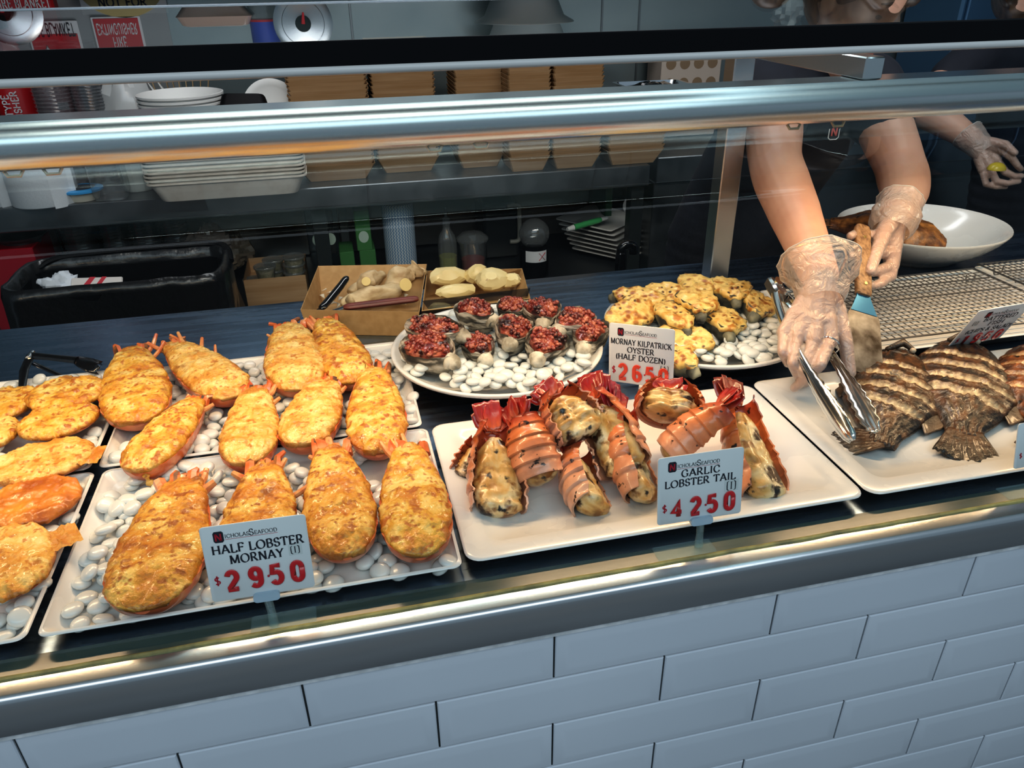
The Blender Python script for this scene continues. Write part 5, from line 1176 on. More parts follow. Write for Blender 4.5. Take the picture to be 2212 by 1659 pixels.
b = MB(); T = Matrix.Translation(((pa.x+pb_.x)/2-.02, 2.499, 0)); write(b, 'FIRE BLANKET', .03, 0, at_y(100, 17, 2.5).z, T, serif=False, mono=True, tmax=.18, fit=.17); write(b, 'BLANKET MODEL', .011, .02, at_y(130, 188, 2.5).z, T, serif=False, mono=True, tmax=.17); b.build('lettering', wm, root, world=True, sharp=0, fix=False)
b = MB(); b.add([(.02, -.001, at_y(150, 236, 2.5).z), (.055, -.001, at_y(150, 236, 2.5).z), (.055, -.001, at_y(150, 220, 2.5).z), (.02, -.001, at_y(150, 220, 2.5).z)], [(0, 1, 2, 3)], 0, T); b.build('white_square', wm, root, world=True, sharp=0, fix=False)
# signs above, seen mirrored in the glass shelf
def mir(px, py, y=2.635): q = ony(px, py, y); return V((q.x, y, 2*GZ-q.z))
def wall_sign(label, a, bq, rows, bg, border=None, text_m=0):
    root = thing('wall_sign', label, 'sign', ((a.x+bq.x)/2, 2.64, min(a.z, bq.z)))
    x0, x1 = min(a.x, bq.x), max(a.x, bq.x); z0, z1 = min(a.z, bq.z), max(a.z, bq.z)
    b = MB(); b.box(x0, x1, 2.640, 2.648, z0, z1, .003); b.build('board', M['card'], root, world=True)
    b = MB(); b.box(x0+.008, x1-.008, 2.6385, 2.642, z0+bg*(z1-z0), z1-.008, .001); b.build('red_field', mat('sign_red', (.50, .02, .03), .4), root, world=True)
    b = MB(); T = Matrix.Translation(((x0+x1)/2, 2.638, z0))
    for t, h, z, m, ft in rows: write(b, t, h, 0, z*(z1-z0), T, serif=False, mono=True, tmax=.15, m=m, yoff=-.0006, fit=ft*(x1-x0))
    return root, b, T, x1-x0, z1-z0
root, b, T, w_, h_ = wall_sign('red sign with a white fire blanket strip, mirrored in the glass shelf', mir(50, 46), mir(188, 138), [('FIRE BLANKET', .040, .07, 0, .86)], .30)
b.tube([(-w_*.30, -.001, h_*.95), (-w_*.18, -.001, h_*.62), (-w_*.10, -.001, h_*.95)], .012, 6, flat=.1, up=(0, 1, 0), T=T, m=1); b.build('lettering', [M['ink'], M['card']], root, world=True, sharp=0, fix=False)
root, b, T, w_, h_ = wall_sign('red fire extinguisher sign, mirrored in the glass shelf', mir(192, 36), mir(326, 150), [('EXTINGUISHER', .034, .14, 1, .82), ('FIRE', .036, .38, 1, .28)], .04)
b.add([(-.03, -.0006, h_*.62), (.03, -.0006, h_*.62), (.03, -.0006, h_*.9), (-.03, -.0006, h_*.9)], [(0, 1, 2, 3)], 1, T); b.build('lettering', [M['ink'], M['card']], root, world=True, sharp=0, fix=False)
# notice above the shelf edge
pa, pb_ = at_y(178, 33, 2.635), at_y(344, -70, 2.635)
root = thing('wall_notice', 'white notice with a gold round badge on the rear wall', 'notice', (pa.x, 2.64, pa.z))
b = MB(); b.box(pa.x, pb_.x, 2.643, 2.648, pa.z, pb_.z, .001); b.build('paper', M['card'], root, world=True)
c = at_y(255, -35, 2.635); b = MB(); b.prism([(c.x+.145*math.cos(i*PI/20), c.z+.105*math.sin(i*PI/20)) for i in range(40)], 2.640, 2.6425, T=Matrix(((1, 0, 0, 0), (0, 0, 1, 0), (0, 1, 0, 0), (0, 0, 0, 1)))); b.build('gold_badge', mat('gold_paper', (.45, .36, .16), .5), root, world=True)
b = MB(); write(b, 'NOT FOR', .028, c.x, at_y(258, 14, 2.635).z, Matrix.Translation((0, 2.6395, 0)), serif=False, mono=True, tmax=.2); b.build('lettering', M['ink'], root, world=True, sharp=0, fix=False)
# grey board behind the signs
b = MB(); a_, c_ = at_y(35, 200, 2.65), at_y(395, 200, 2.65); b.box(a_.x, c_.x, 2.6485, 2.6505, .96, 2.2, .0005); tag(b.build('wall_board', mat('grey_board', (.30, .32, .33), .6)), 'plain grey board on the rear wall behind the fire signs', 'board')
# wall shelf high up with things mirrored in the glass
sz = mir(700, 2, 2.5).z
b = MB(); b.box(-1.0, 1.6, 2.33, 2.64, sz-.03, sz, .002); tag(b.build('wall_shelf', M['steel_dark']), 'high steel wall shelf, seen mirrored in the glass shelf', 'shelf')
q = mir(572, 60, 2.40); root = thing('water_bottle', 'clear water bottle with a blue label, mirrored in the glass shelf', 'bottle', (q.x, 2.40, sz))
T = Matrix.Translation((q.x, 2.40, sz)); pr = [(.04, 0), (.046, .006), (.046, .10), (.047, .15), (.043, .17), (.03, .20), (.017, .225), (.016, .235)]
b = MB(); b.lathe(pr, 28, T=T); b.build('bottle_body', M['clearplastic'], root, world=True)
b = MB(); b.lathe([(.0475, .055), (.0475, .135)], 28, T=T, caps=(0, 0)); b.build('label_band', mat('blue_label', (.03, .06, .40), .4), root, world=True)
b = MB(); b.lathe([(.0478, .048), (.0478, .055)], 28, T=T, caps=(0, 0)); b.build('label_edge', M['inkred'], root, world=True)
b = MB(); b.lathe([(.018, .232), (.018, .250), (.015, .252)], 20, T=T); b.build('cap', M['blue'], root, world=True)
q = mir(1135, 40, 2.45)
for i in range(3):
    T = Matrix.Translation((q.x+.01*(i % 2), 2.47, sz+.001+i*.085)); b = MB(); b.lathe([(.12, 0), (.125, .004), (.15, .06), (.185, .078), (.188, .083), (.18, .084), (.14, .066), (.11, .01)], 48, T=T)
    tag(b.build('serving_bowl', mat('wrapped_bowl', (.55, .58, .58), .3, coat=.3)), 'wide white bowl in the stack on the high wall shelf', 'bowl', 'wide white bowls on the wall shelf')
q = mir(465, 28, 2.4); b = MB(); b.loops([rr(.24*f, .16*f, .02, 4, q.x, 2.42, sz+z) for z, f in ((.001, .8), (.03, 1), (.034, 1.03), (.036, 1.0), (.06, .9), (.065, .8))]); tag(b.build('wrapped_tray', mat('film_tray', (.35, .25, .20), .25, coat=.6)), 'film-wrapped brown tray on the high wall shelf', 'tray')
def pot_lid(label, px, py, R):
    q = mir(px, py, 2.3); root = thing('hanging_pot_lid', label, 'lid', (q.x, 2.32, q.z)); T = Matrix.Translation((q.x, 2.325, q.z)) @ Matrix.Rotation(PI/2, 4, 'X')
    b = MB(); b.lathe([(R*.97, 0), (R, .003), (R, .010), (R*.9, .014), (R*.72, .016), (R*.70, .020), (R*.3, .026), (.01, .027)], 44, T=T); b.build('dome', M['steel'], root, world=True)
    b = MB(); b.lathe([(.02, .026), (.016, .045), (.026, .055), (.024, .066), (.005, .067)], 20, T=T); b.build('knob', M['black'], root, world=True)
    b = MB(); b.tube([T @ V((0, 0, .068)), T @ V((.004, -.035, .069))], [.007, .003], 8); b.build('red_tip', M['red'], root, world=True)
    b = MB(); b.tube([(q.x, 2.324, q.z+R*.9), (q.x, 2.36, sz+.0)], .004, 6); b.build('hook', M['steel'], root, world=True)
pot_lid('round steel pot lid with a black knob hanging below the wall shelf', 655, 50, .098)
pot_lid('round steel pot lid at the left, mirrored beside the fire signs', 14, 25, .098)
for px in (760, 1300, 1380): # vertical panel joints
    q = mir(px, 60, 2.645); b = MB(); b.box(q.x-.004, q.x+.004, 2.6455, 2.6495, .96, 2.5, .0008); tag(b.build('wall_strip', M['steel_dark']), {760: 'narrow steel joint strip on the rear wall, left of the white bowls', 1300: 'narrow steel strip on the rear wall, right of the white bowls', 1380: 'steel strip on the rear wall, left of the server'}[px], 'strip')
# glazed cabinet and fridge
qa, qb = at_y(1330, 60, 2.45), at_y(1545, 60, 2.45)
root = thing('drinks_fridge', 'tall dark glazed fridge standing left of the server at the rear', 'fridge', (1.55, 2.5, 0))
b = MB(); b.box(2.35, 3.2, 2.30, 2.64, .956, 2.3, .01); b.build('cabinet_body', mat('blue_steel_door', (.10, .20, .32), .35, .5), root, world=True)
b = MB(); b.box(2.37, 2.76, 2.285, 2.30, .98, 2.25, .004); b.box(2.78, 3.18, 2.285, 2.30, .98, 2.25, .004); b.build('door', mat('blue_door', (.13, .25, .40), .3, .6), root, world=True)
b = MB(); b.tube([(2.74, 2.285, 1.5), (2.74, 2.25, 1.5), (2.74, 2.25, 1.75), (2.74, 2.285, 1.75)], .008, 8); b.build('handle', M['chrome'], root, world=True)
root['label'] = 'tall blue-grey fridge with two doors behind the servers at the right'
# steel tray with foil and dotted paper box near the server
q = onz(1420, 200, BZ+.20); 
p = at_y(1425, 190, 2.22); b = MB(); T = Matrix.Translation((p.x, 2.28, 0)); b.loops([rr(.26*f, .18*f, .02, 4, 0, 0, BZ+.176+z) for z, f in ((.0, .86), (.055, .97), (.058, 1.06), (.062, 1.06), (.062, .97), (.01, .85))], T=T); tag(b.build('steel_pan', M['chrome']), 'shallow steel pan with foil on the last cardboard stack', 'pan')
crumple('foil_sheet', 'crumpled shiny foil in the shallow steel pan', 'foil', M['chrome'], (p.x, 2.28, BZ+.216), .075, (1.2, .8, .38), 21, .35, 4)
p = at_y(1490, 190, 2.45); root = thing('dotted_box', 'pale box printed with brown dots behind the steel pan', 'box', (p.x, 2.5, BZ))
b = MB(); b.box(p.x-.13, p.x+.13, 2.45, 2.6, BZ, BZ+.40, .003); b.build('carton', mat('pale_card', (.45, .38, .32), .7), root, world=True)
for i in range(4):
    for j in range(5):
        b = MB(); b.lathe([(.022, 0), (.022, .0008), (.002, .0009)], 16, T=Matrix.Translation((p.x-.09+.06*i, 2.4502, BZ+.06+.075*j)) @ Matrix.Rotation(PI/2, 4, 'X')); b.build('brown_dot', mat('dot_brown', (.22, .15, .09), .7) if 'dot_brown' not in bpy.data.materials else bpy.data.materials['dot_brown'], root, world=True)
# ------------------------------------------------------------------ things under the bench
UZ = .5255
def U(px, py, y): return ony(px, py, y)
def ubox(name, label, cat, px0, px1, py_top, y, d, m, z0=UZ, group=None, top=None):
    a, c = U(px0, py_top, y), U(px1, py_top, y); b = MB(); b.box(a.x, c.x, y, y+d, z0, max(z0+.02, a.z), .003); return tag(b.build(name, m), label, cat, group)
root = ubox('red_crate', 'red plastic crate under the bench at the left frame edge', 'crate', -60, 72, 545, 2.08, .3, mat('red_crate', (.40, .015, .03), .4))
b = MB(); p = U(42, 545, 2.12); b.lathe([(.055, 0), (.06, .02), (.075, .03), (.078, .036), (.07, .04), (.03, .045)], 28, T=Matrix.Translation((p.x, 2.17, U(60, 545, 2.08).z+.001))); tag(b.build('round_tin', M['steel_dark']), 'round dull tin lying on the red crate', 'tin')
for i, (px, w, h) in enumerate([(90, .05, .085), (165, .065, .09), (245, .055, .12), (312, .055, .115), (378, .055, .09)]):
    q = U(px, 525, 2.25); b = MB(); b.lathe(ribbed(w*.8, h+.22, .012, .004), 24, T=Matrix.Translation((q.x, 2.3, UZ))); tag(b.build('clear_cups', M['clearstack']), ['stack of clear cups nearest the red crate, under the bench', 'low stack of clear cups, second from the red crate', 'tallest stack of clear cups under the bench, behind the bin', 'stack of clear cups right of the tallest one', 'clear cup stack nearest the crumpled bag under the bench'][i], 'cups')
crumple('plastic_bag', 'crumpled pale plastic bag under the bench behind the bin', 'bag', mat('pale_bag', (.40, .34, .30), .4, coat=.3), U(450, 525, 2.3), .075, (1.1, .8, .75), 31, .45, 4)
crumple('plastic_bag', 'brown crumpled bag beside the sauce cups under the bench', 'bag', mat('brown_bag', (.20, .15, .10), .5), U(515, 540, 2.32), .065, (.9, .8, .9), 32, .45, 4)
# sauce cups in a card box
yb = 2.04; a, c = U(525, 606, yb), U(661, 604, yb); zb = U(590, 655, yb).z
b = MB(); b.loops([rr(c.x-a.x, .24, .002, 1, (a.x+c.x)/2, yb+.12, z) for z in (UZ, a.z)], caps=(1, 0)); L_ = rr(c.x-a.x-.006, .234, .002, 1, (a.x+c.x)/2, yb+.12, 0)
b.loops([[(p[0], p[1], z) for p in L_] for z in (a.z, UZ+.06)], caps=(0, 1)); o = b.build('card_carton', M['kraft_d'], sharp=20); tag(o, 'open brown carton of sauce cups under the bench', 'carton')
M['sauce'] = mat('herb_sauce', (.42, .36, .20), .4, ramp=[(.4, (.5, .42, .25)), (.6, (.30, .26, .12))], scale=80)
def sauce_cup(px, py, y, label, group=None):
    q = U(px, py, y); root = thing('sauce_cup', label, 'sauce cup', (q.x, y, q.z-.05), group); T = Matrix.Translation((q.x, y, q.z-.05))
    b = MB(); b.lathe([(.026, 0), (.028, .002), (.036, .048), (.0385, .049), (.0385, .053)], 24, T=T, caps=(1, 0)); b.build('cup_body', M['clearplastic'], root, world=True)
    b = MB(); b.lathe([(.025, .003), (.033, .042), (.002, .043)], 20, T=T); b.build('sauce', M['sauce'], root, world=True)
    b = MB(); b.lathe([(.0395, .050), (.040, .054), (.0385, .0565), (.035, .055), (.01, .0552)], 24, T=T); b.build('lid', M['clearplastic'], root, world=True)
SCG = 'clear sauce cups in the carton'
for i, (px, py, y) in enumerate([(635, 604, 2.09), (636, 588, 2.095), (635, 571, 2.10), (634, 556, 2.105)]): sauce_cup(px, py, y, 'clear lidded sauce cup in the column at the carton\'s right end', SCG)
for i, (px, py, y) in enumerate([(590, 562, 2.16), (592, 584, 2.15), (594, 606, 2.14)]): sauce_cup(px, py, y, 'clear lidded sauce cup in the middle column behind the front one', SCG)
sauce_cup(572, 577, 2.075, 'front sauce cup, green sauce visible, standing above the carton edge', SCG)
sauce_cup(548, 606, 2.10, 'clear lidded sauce cup at the carton\'s left end', SCG)
# glove boxes
gm = mat('green_box', (.05, .17, .05), .5); gk = mat('black_box', (.012, .014, .013), .5)
def glove_box(label, px0, px1, pt, pb, y, face):
    a, c = U(px0, pt, y), U(px1, pb, y); root = thing('glove_box', label, 'box', ((a.x+c.x)/2, y+.06, c.z), 'glove boxes under the bench')
    b = MB(); b.box(a.x, c.x, y, y+.13, c.z, a.z, .002); b.build('carton', face, root, world=True)
    b = MB(); b.prism([((a.x+c.x)/2+.018*math.cos(i*PI/10), (a.z*.35+c.z*.65)+.022*math.sin(i*PI/10)) for i in range(20)], y-.0012, y-.0002, T=Matrix(((1, 0, 0, 0), (0, 0, 1, 0), (0, 1, 0, 0), (0, 0, 0, 1)))); b.build('oval_logo', mat('pale_logo', (.4, .5, .42), .5) if 'pale_logo' not in bpy.data.materials else bpy.data.materials['pale_logo'], root, world=True)
zf_ = UZ
glove_box('narrow green glove box standing beside the bench leg', 674, 694, 462, 548, 2.12, gm)
glove_box('black-sided glove box between two green ones', 697, 728, 455, 548, 2.12, gk)
glove_box('green glove box left of the blue wipes roll', 763, 805, 456, 540, 2.12, gm)
glove_box('low green glove box under the narrow one', 685, 720, 550, 612, 2.12, gm)
glove_box('low green glove box in the middle of the lower row', 733, 772, 546, 612, 2.12, gm)
glove_box('low green glove box under the one beside the blue roll', 776, 818, 542, 612, 2.12, gm)
b = MB(); a = U(684, 612, 2.11); c = U(820, 612, 2.11); b.box(a.x, c.x, 2.11, 2.3, UZ, max(UZ+.01, a.z-.001), .002); tag(b.build('riser_block', M['steel_dark']), 'low steel riser under the green glove boxes', 'riser')
a, c = U(729, 445, 2.2), U(761, 560, 2.2); b = MB(); b.box(a.x, c.x, 2.26, 2.30, UZ, .87, .002); tag(b.build('grey_board', mat('grey_card', (.16, .16, .15), .6)), 'grey board standing between the glove boxes', 'board')
# blue wipes roll
wm_ = bpy.data.materials.new('blue_wave_wipes'); wm_.use_nodes = True; nt = wm_.node_tree; bs = nt.nodes['Principled BSDF']; bs.inputs['Roughness'].default_value = .8
tc = nt.nodes.new('ShaderNodeTexCoord'); sep = nt.nodes.new('ShaderNodeSeparateXYZ'); nt.links.new(tc.outputs['UV'], sep.inputs[0])
def mth(op, a, b_=None):
    n = nt.nodes.new('ShaderNodeMath'); n.operation = op
    for i, x in enumerate((a, b_)):
        if x is None: continue
        if isinstance(x, (int, float)): n.inputs[i].default_value = x
        else: nt.links.new(x, n.inputs[i])
    return n.outputs[0]
zz = mth('PINGPONG', mth('MULTIPLY', sep.outputs[1], 26), .5); st = mth('FRACT', mth('ADD', mth('MULTIPLY', sep.outputs[0], 34), zz)); msk = mth('GREATER_THAN', st, .62)
mx = nt.nodes.new('ShaderNodeMix'); mx.data_type = 'RGBA'; nt.links.new(msk, mx.inputs[0]); mx.inputs[6].default_value = (.16, .25, .36, 1); mx.inputs[7].default_value = (.50, .55, .56, 1); nt.links.new(mx.outputs[2], bs.inputs['Base Color'])
q = U(858, 450, 2.16); R = .058; root = thing('wipes_roll', 'blue wave-patterned roll of wipes standing under the bench', 'roll', (q.x, 2.16, UZ))
n = 40; b = MB(); b.lathe([(R, UZ), (R, .845)], n, T=Matrix.Translation((q.x, 2.16, 0))); o = b.build('wipes', wm_, root, world=True)
uv = o.data.uv_layers.new(name='UVMap')
for lp in o.data.loops:
    v = o.data.vertices[lp.vertex_index].co; uv.data[lp.index].uv = ((math.atan2(v.y-2.16, v.x-q.x)/(2*PI)) % 1, (v.z-UZ)/.32)
b = MB(); b.lathe([(.025, .8452), (.025, .848), (.018, .848), (.018, .8455)], 20, T=Matrix.Translation((q.x, 2.16, 0))); b.build('card_core', M['kraft_d'], root, world=True)
# bottles
q = U(968, 560, 2.16); root = thing('oil_bottle', 'clear bottle half full of yellow-green oil under the bench', 'bottle', (q.x, 2.16, UZ)); T = Matrix.Translation((q.x, 2.16, UZ))
b = MB(); b.lathe([(.032, 0), (.036, .004), (.036, .15), (.03, .18), (.015, .205), (.013, .225)], 28, T=T); b.build('bottle_body', M['clearplastic'], root, world=True)
b = MB(); b.lathe([(.033, .003), (.034, .10), (.002, .1)], 24, T=T); b.build('oil', mat('oil', (.30, .30, .06), .2), root, world=True)
b = MB(); b.lathe([(.015, .222), (.015, .245), (.006, .25), (.004, .285)], 16, T=T); b.build('spout', M['clearplastic'], root, world=True)
q = U(1022, 560, 2.16); root = thing('sauce_jug', 'clear ribbed jug with pink sauce beside the oil bottle', 'jug', (q.x, 2.16, UZ)); T = Matrix.Translation((q.x, 2.16, UZ))
b = MB(); b.lathe([(.042, 0), (.045, .004), (.052, .14), (.058, .148), (.06, .155)], 28, T=T, caps=(1, 0)); b.build('jug_body', M['clearplastic'], root, world=True)
b = MB(); b.lathe([(.041, .003), (.045, .08), (.002, .081)], 24, T=T); b.build('sauce', mat('pink_sauce', (.35, .07, .06), .3), root, world=True)
b = MB(); b.lathe([(.061, .155), (.061, .162), (.04, .18), (.02, .184)], 28, T=T); b.build('lid', M['clearplastic'], root, world=True)
# dark crate with pale rim
a, c = U(1045, 450, 2.34), U(1122, 520, 2.34); root = thing('dark_tub', 'dark tub with a pale curved handle rim behind the sauce jug', 'tub', ((a.x+c.x)/2, 2.4, UZ))
b = MB(); b.box(a.x, c.x, 2.35, 2.55, UZ, a.z+.01, .01); b.build('tub_body', mat('dark_tub', (.03, .032, .032), .4), root, world=True)
b = MB(); b.tube(smooth_path([(c.x-.05, 2.34, a.z), (c.x-.005, 2.34, a.z), (c.x, 2.34, a.z-.03), (c.x, 2.34, c.z+.02), (c.x-.01, 2.34, c.z), (c.x-.04, 2.34, c.z)], 5), .009, 8); b.build('handle_rim', mat('pale_rim', (.42, .40, .34), .5), root, world=True)
# dome jar with label
q = U(1157, 510, 2.1); root = thing('domed_jar', 'clear domed jar with a white red-crossed label, beside the square plates', 'jar', (q.x, 2.12, UZ)); T = Matrix.Translation((q.x, 2.12, 0))
z0 = U(1157, 535, 2.1).z
b = MB(); b.lathe([(.05, UZ), (.056, UZ+.01), (.056, z0-.005), (.05, z0)], 28, T=T); b.build('jar_body', M['black'], root, world=True)
b = MB(); b.ball((q.x, 2.12, z0+.05), .058, 28, 16); b.build('dome', M['clearplastic'], root, world=True)
zl = U(1153, 557, 2.06).z; b = MB(); P = [[(q.x+.0566*math.cos(t), 2.12+.0566*math.sin(t), zl+dz) for dz in (-.022, .022)] for t in [math.radians(x) for x in range(-140, -49, 10)]]; b.grid(P)
b.build('paper_label', M['card'], root, world=True)
b = MB(); yy = 2.12-.058
for d in (1, -1): b.tube([(q.x+.004, yy, zl-.015*d), (q.x+.030, yy+.006, zl+.015*d)], .0022, 5, flat=.3)
b.build('red_cross', M['inkred'], root, world=True)
# square plates
q = U(1295, 584, 2.12); SPZ = q.z
base = V((q.x, 2.12, max(UZ, SPZ)))
for i in range(7):
    b = MB(); s = .27; zz = base.z+.004+i*.0215
    T = Matrix.Translation((base.x+.135-.012*i, 2.31, zz)) @ Matrix.Rotation(math.radians(38), 4, 'Z') @ Matrix.Rotation(random.uniform(-.01, .01), 4, 'X')
    b.loops([rr(s*.62, s*.62, .01, 3, 0, 0, 0), rr(s*.64, s*.64, .01, 3, 0, 0, .003), rr(s, s, .012, 3, 0, 0, .020), rr(s, s, .012, 3, 0, 0, .024), rr(s*.97, s*.97, .012, 3, 0, 0, .0245), rr(s*.62, s*.62, .01, 3, 0, 0, .008)], T=T)
    tag(b.build('square_plate', mat('square_white', (.72, .70, .66), .3, coat=.3) if 'square_white' not in bpy.data.materials else bpy.data.materials['square_white'], sharp=40), 'white square plate in the leaning stack under the bench', 'plate', 'stacked square plates under the bench')
a, c = U(1226, 474, 2.15), U(1312, 456, 2.22); root = thing('scrub_brush', 'white and green handled brush lying on the square plates', 'brush', a)
zt3 = base.z+.004+7*.0215+.012
a.z = zt3; c.z = zt3+.012
b = MB(); b.tube([a, a.lerp(c, .15)], [.008, .012], 10); b.tube([a.lerp(c, .8), c], [.009, .007], 10); b.build('shaft', M['bowlw'], root, world=True)
b = MB(); b.tube([a.lerp(c, t/12) for t in range(2, 11)], [.012, .0125, .0115, .0125, .0115, .0125, .0115, .012, .010], 10); b.build('green_grip', mat('green_grip', (.06, .36, .12), .4), root, world=True)
# green box with round stickers
a, c = U(1320, 412, 2.3), U(1425, 500, 2.3); root = thing('green_carton', 'dark green carton with two round logo stickers under the bench', 'carton', ((a.x+c.x)/2, 2.4, UZ))
b = MB(); b.box(a.x, .925, 2.36, 2.58, UZ, .868, .003); b.build('carton', mat('dark_green', (.01, .06, .022), .5), root, world=True)
for i, px in enumerate((1366, 1383)):
    q = U(px, 443, 2.355); yy = 2.355-.001*i; Tm = Matrix(((1, 0, 0, q.x), (0, 0, 1, yy), (0, 1, 0, q.z), (0, 0, 0, 1)))
    b = MB(); b.prism([(.042*math.cos(k*PI/18), .042*math.sin(k*PI/18)) for k in range(36)], -.0004, .0004, T=Tm); s_ = b.build('round_sticker', M['card'], root, world=True)
    b = MB(); b.prism([(x*.038, y*.044) for x, y in ((-.5, .4), (-.3, .55), (.3, .55), (.5, .4), (.5, -.4), (.3, -.55), (-.3, -.55), (-.5, -.4))], -.0009, -.0005, T=Tm); b.build('logo_plaque', M['ink'], s_)
    b = MB(); write(b, 'N', .028, -.0125, -.014, Matrix.Translation((q.x, yy-.0012, q.z)), center=False, tmin=.1, tmax=.2); b.build('logo_letter', M['inkred'], s_, sharp=0, fix=False)
# black handle post in the aisle
p = U(1346, 530, 1.62); root = thing('trolley_handle', 'black trolley handle standing in the aisle beside the server', 'handle', (p.x, 1.62, 0))
b = MB(); b.box(p.x-.018, p.x+.006, 1.60, 1.64, 0, p.z-.02, .004); b.build('upright', M['blackgloss'], root, world=True)
b = MB(); b.tube(smooth_path([(p.x-.006, 1.62, p.z-.06), (p.x-.004, 1.62, p.z-.012), (p.x+.014, 1.62, p.z), (p.x+.034, 1.62, p.z-.006), (p.x+.038, 1.62, p.z-.03)], 6), .016, 12); b.build('grip', M['blackgloss'], root, world=True)
# ------------------------------------------------------------------ people
M['skin'] = mat('skin', (.62, .33, .215), .45, ramp=[(.3, (.54, .29, .205)), (.6, (.63, .37, .27))], scale=9, sss=.15, sssr=(.02, .008, .004))
M['navy'] = mat('navy_cloth', (.010, .013, .022), .8, ramp=[(.35, (.008, .010, .018)), (.65, (.016, .020, .032))], scale=6, bump=.25, bscale=30, bdist=.004)
M['hair'] = mat('dark_hair', (.03, .017, .010), .45, ramp=[(.3, (.015, .008, .005)), (.7, (.06, .035, .02))], scale=12, stretch=(6, 6, 1))
def glove_mat():
    m = clear('thin_glove', (.97, .93, .90), .25, 1.2, .06, haze=(.84, .70, .62), hz=.33)
    nt = m.node_tree; N = nt.nodes; L = nt.links; tc = N.new('ShaderNodeTexCoord'); n = N.new('ShaderNodeTexNoise'); n.inputs['Scale'].default_value = 34; n.inputs['Detail'].default_value = 4; n.inputs['Distortion'].default_value = 2.0
    L.new(tc.outputs['Object'], n.inputs['Vector']); bp = N.new('ShaderNodeBump'); bp.inputs['Strength'].default_value = .9; bp.inputs['Distance'].default_value = .008; L.new(n.outputs['Fac'], bp.inputs['Height'])
    for q in N:
        if q.type in ('BSDF_GLOSSY', 'BSDF_DIFFUSE'): L.new(bp.outputs[0], q.inputs['Normal'])
    return m
M['glove'] = glove_mat()
def capsule(b, p, q, r1, r2, n=14):
    p, q = V(p), V(q); d = (q-p)
    if d.length < 1e-6: d = V((0, 0, .001))
    u = d.normalized(); pts, rs = [], []
    for t in (.98, .85, .6, .3): pts.append(p-u*r1*t); rs.append(r1*math.sqrt(1-t*t))
    for t in (0, .33, .66, 1): pts.append(p.lerp(q, t)); rs.append(lerp(r1, r2, t))
    for t in (.3, .6, .85, .98): pts.append(q+u*r2*t); rs.append(r2*math.sqrt(1-t*t))
    b.tube(pts, rs, n)
def chain(b, pts, rs, n=14):
    for i in range(len(pts)-1): capsule(b, pts[i], pts[i+1], rs[i], rs[i+1], n)
def ellipsoid(b, c, ax, rot=None): b.ball(c, 1, 24, 16, sc=ax, rot=rot)
def hand(b, H, k=0.0):
    w = H['wrist']
    for key in ('pinky', 'ring', 'middle', 'index'):
        f = H[key]; r = {'pinky': .0078, 'ring': .0088, 'middle': .0094, 'index': .0092}[key]*H.get('s', 1)
        chain(b, [w, f[0]], [.021*H.get('s', 1)+k, r*1.55+k]); chain(b, f, [r*1.18+k, r*1.08+k, r*.92+k, r*.8+k][:len(f)])
    ks = ('pinky', 'ring', 'middle', 'index')
    for a, c in zip(ks, ks[1:]): capsule(b, V(H[a][0]).lerp(w, .3), V(H[c][0]).lerp(w, .3), .0145+k, .0145+k)
    t = H['thumb']; chain(b, [w]+t, [.02*H.get('s', 1)+k, .0155+k, .0112+k, .0088+k])
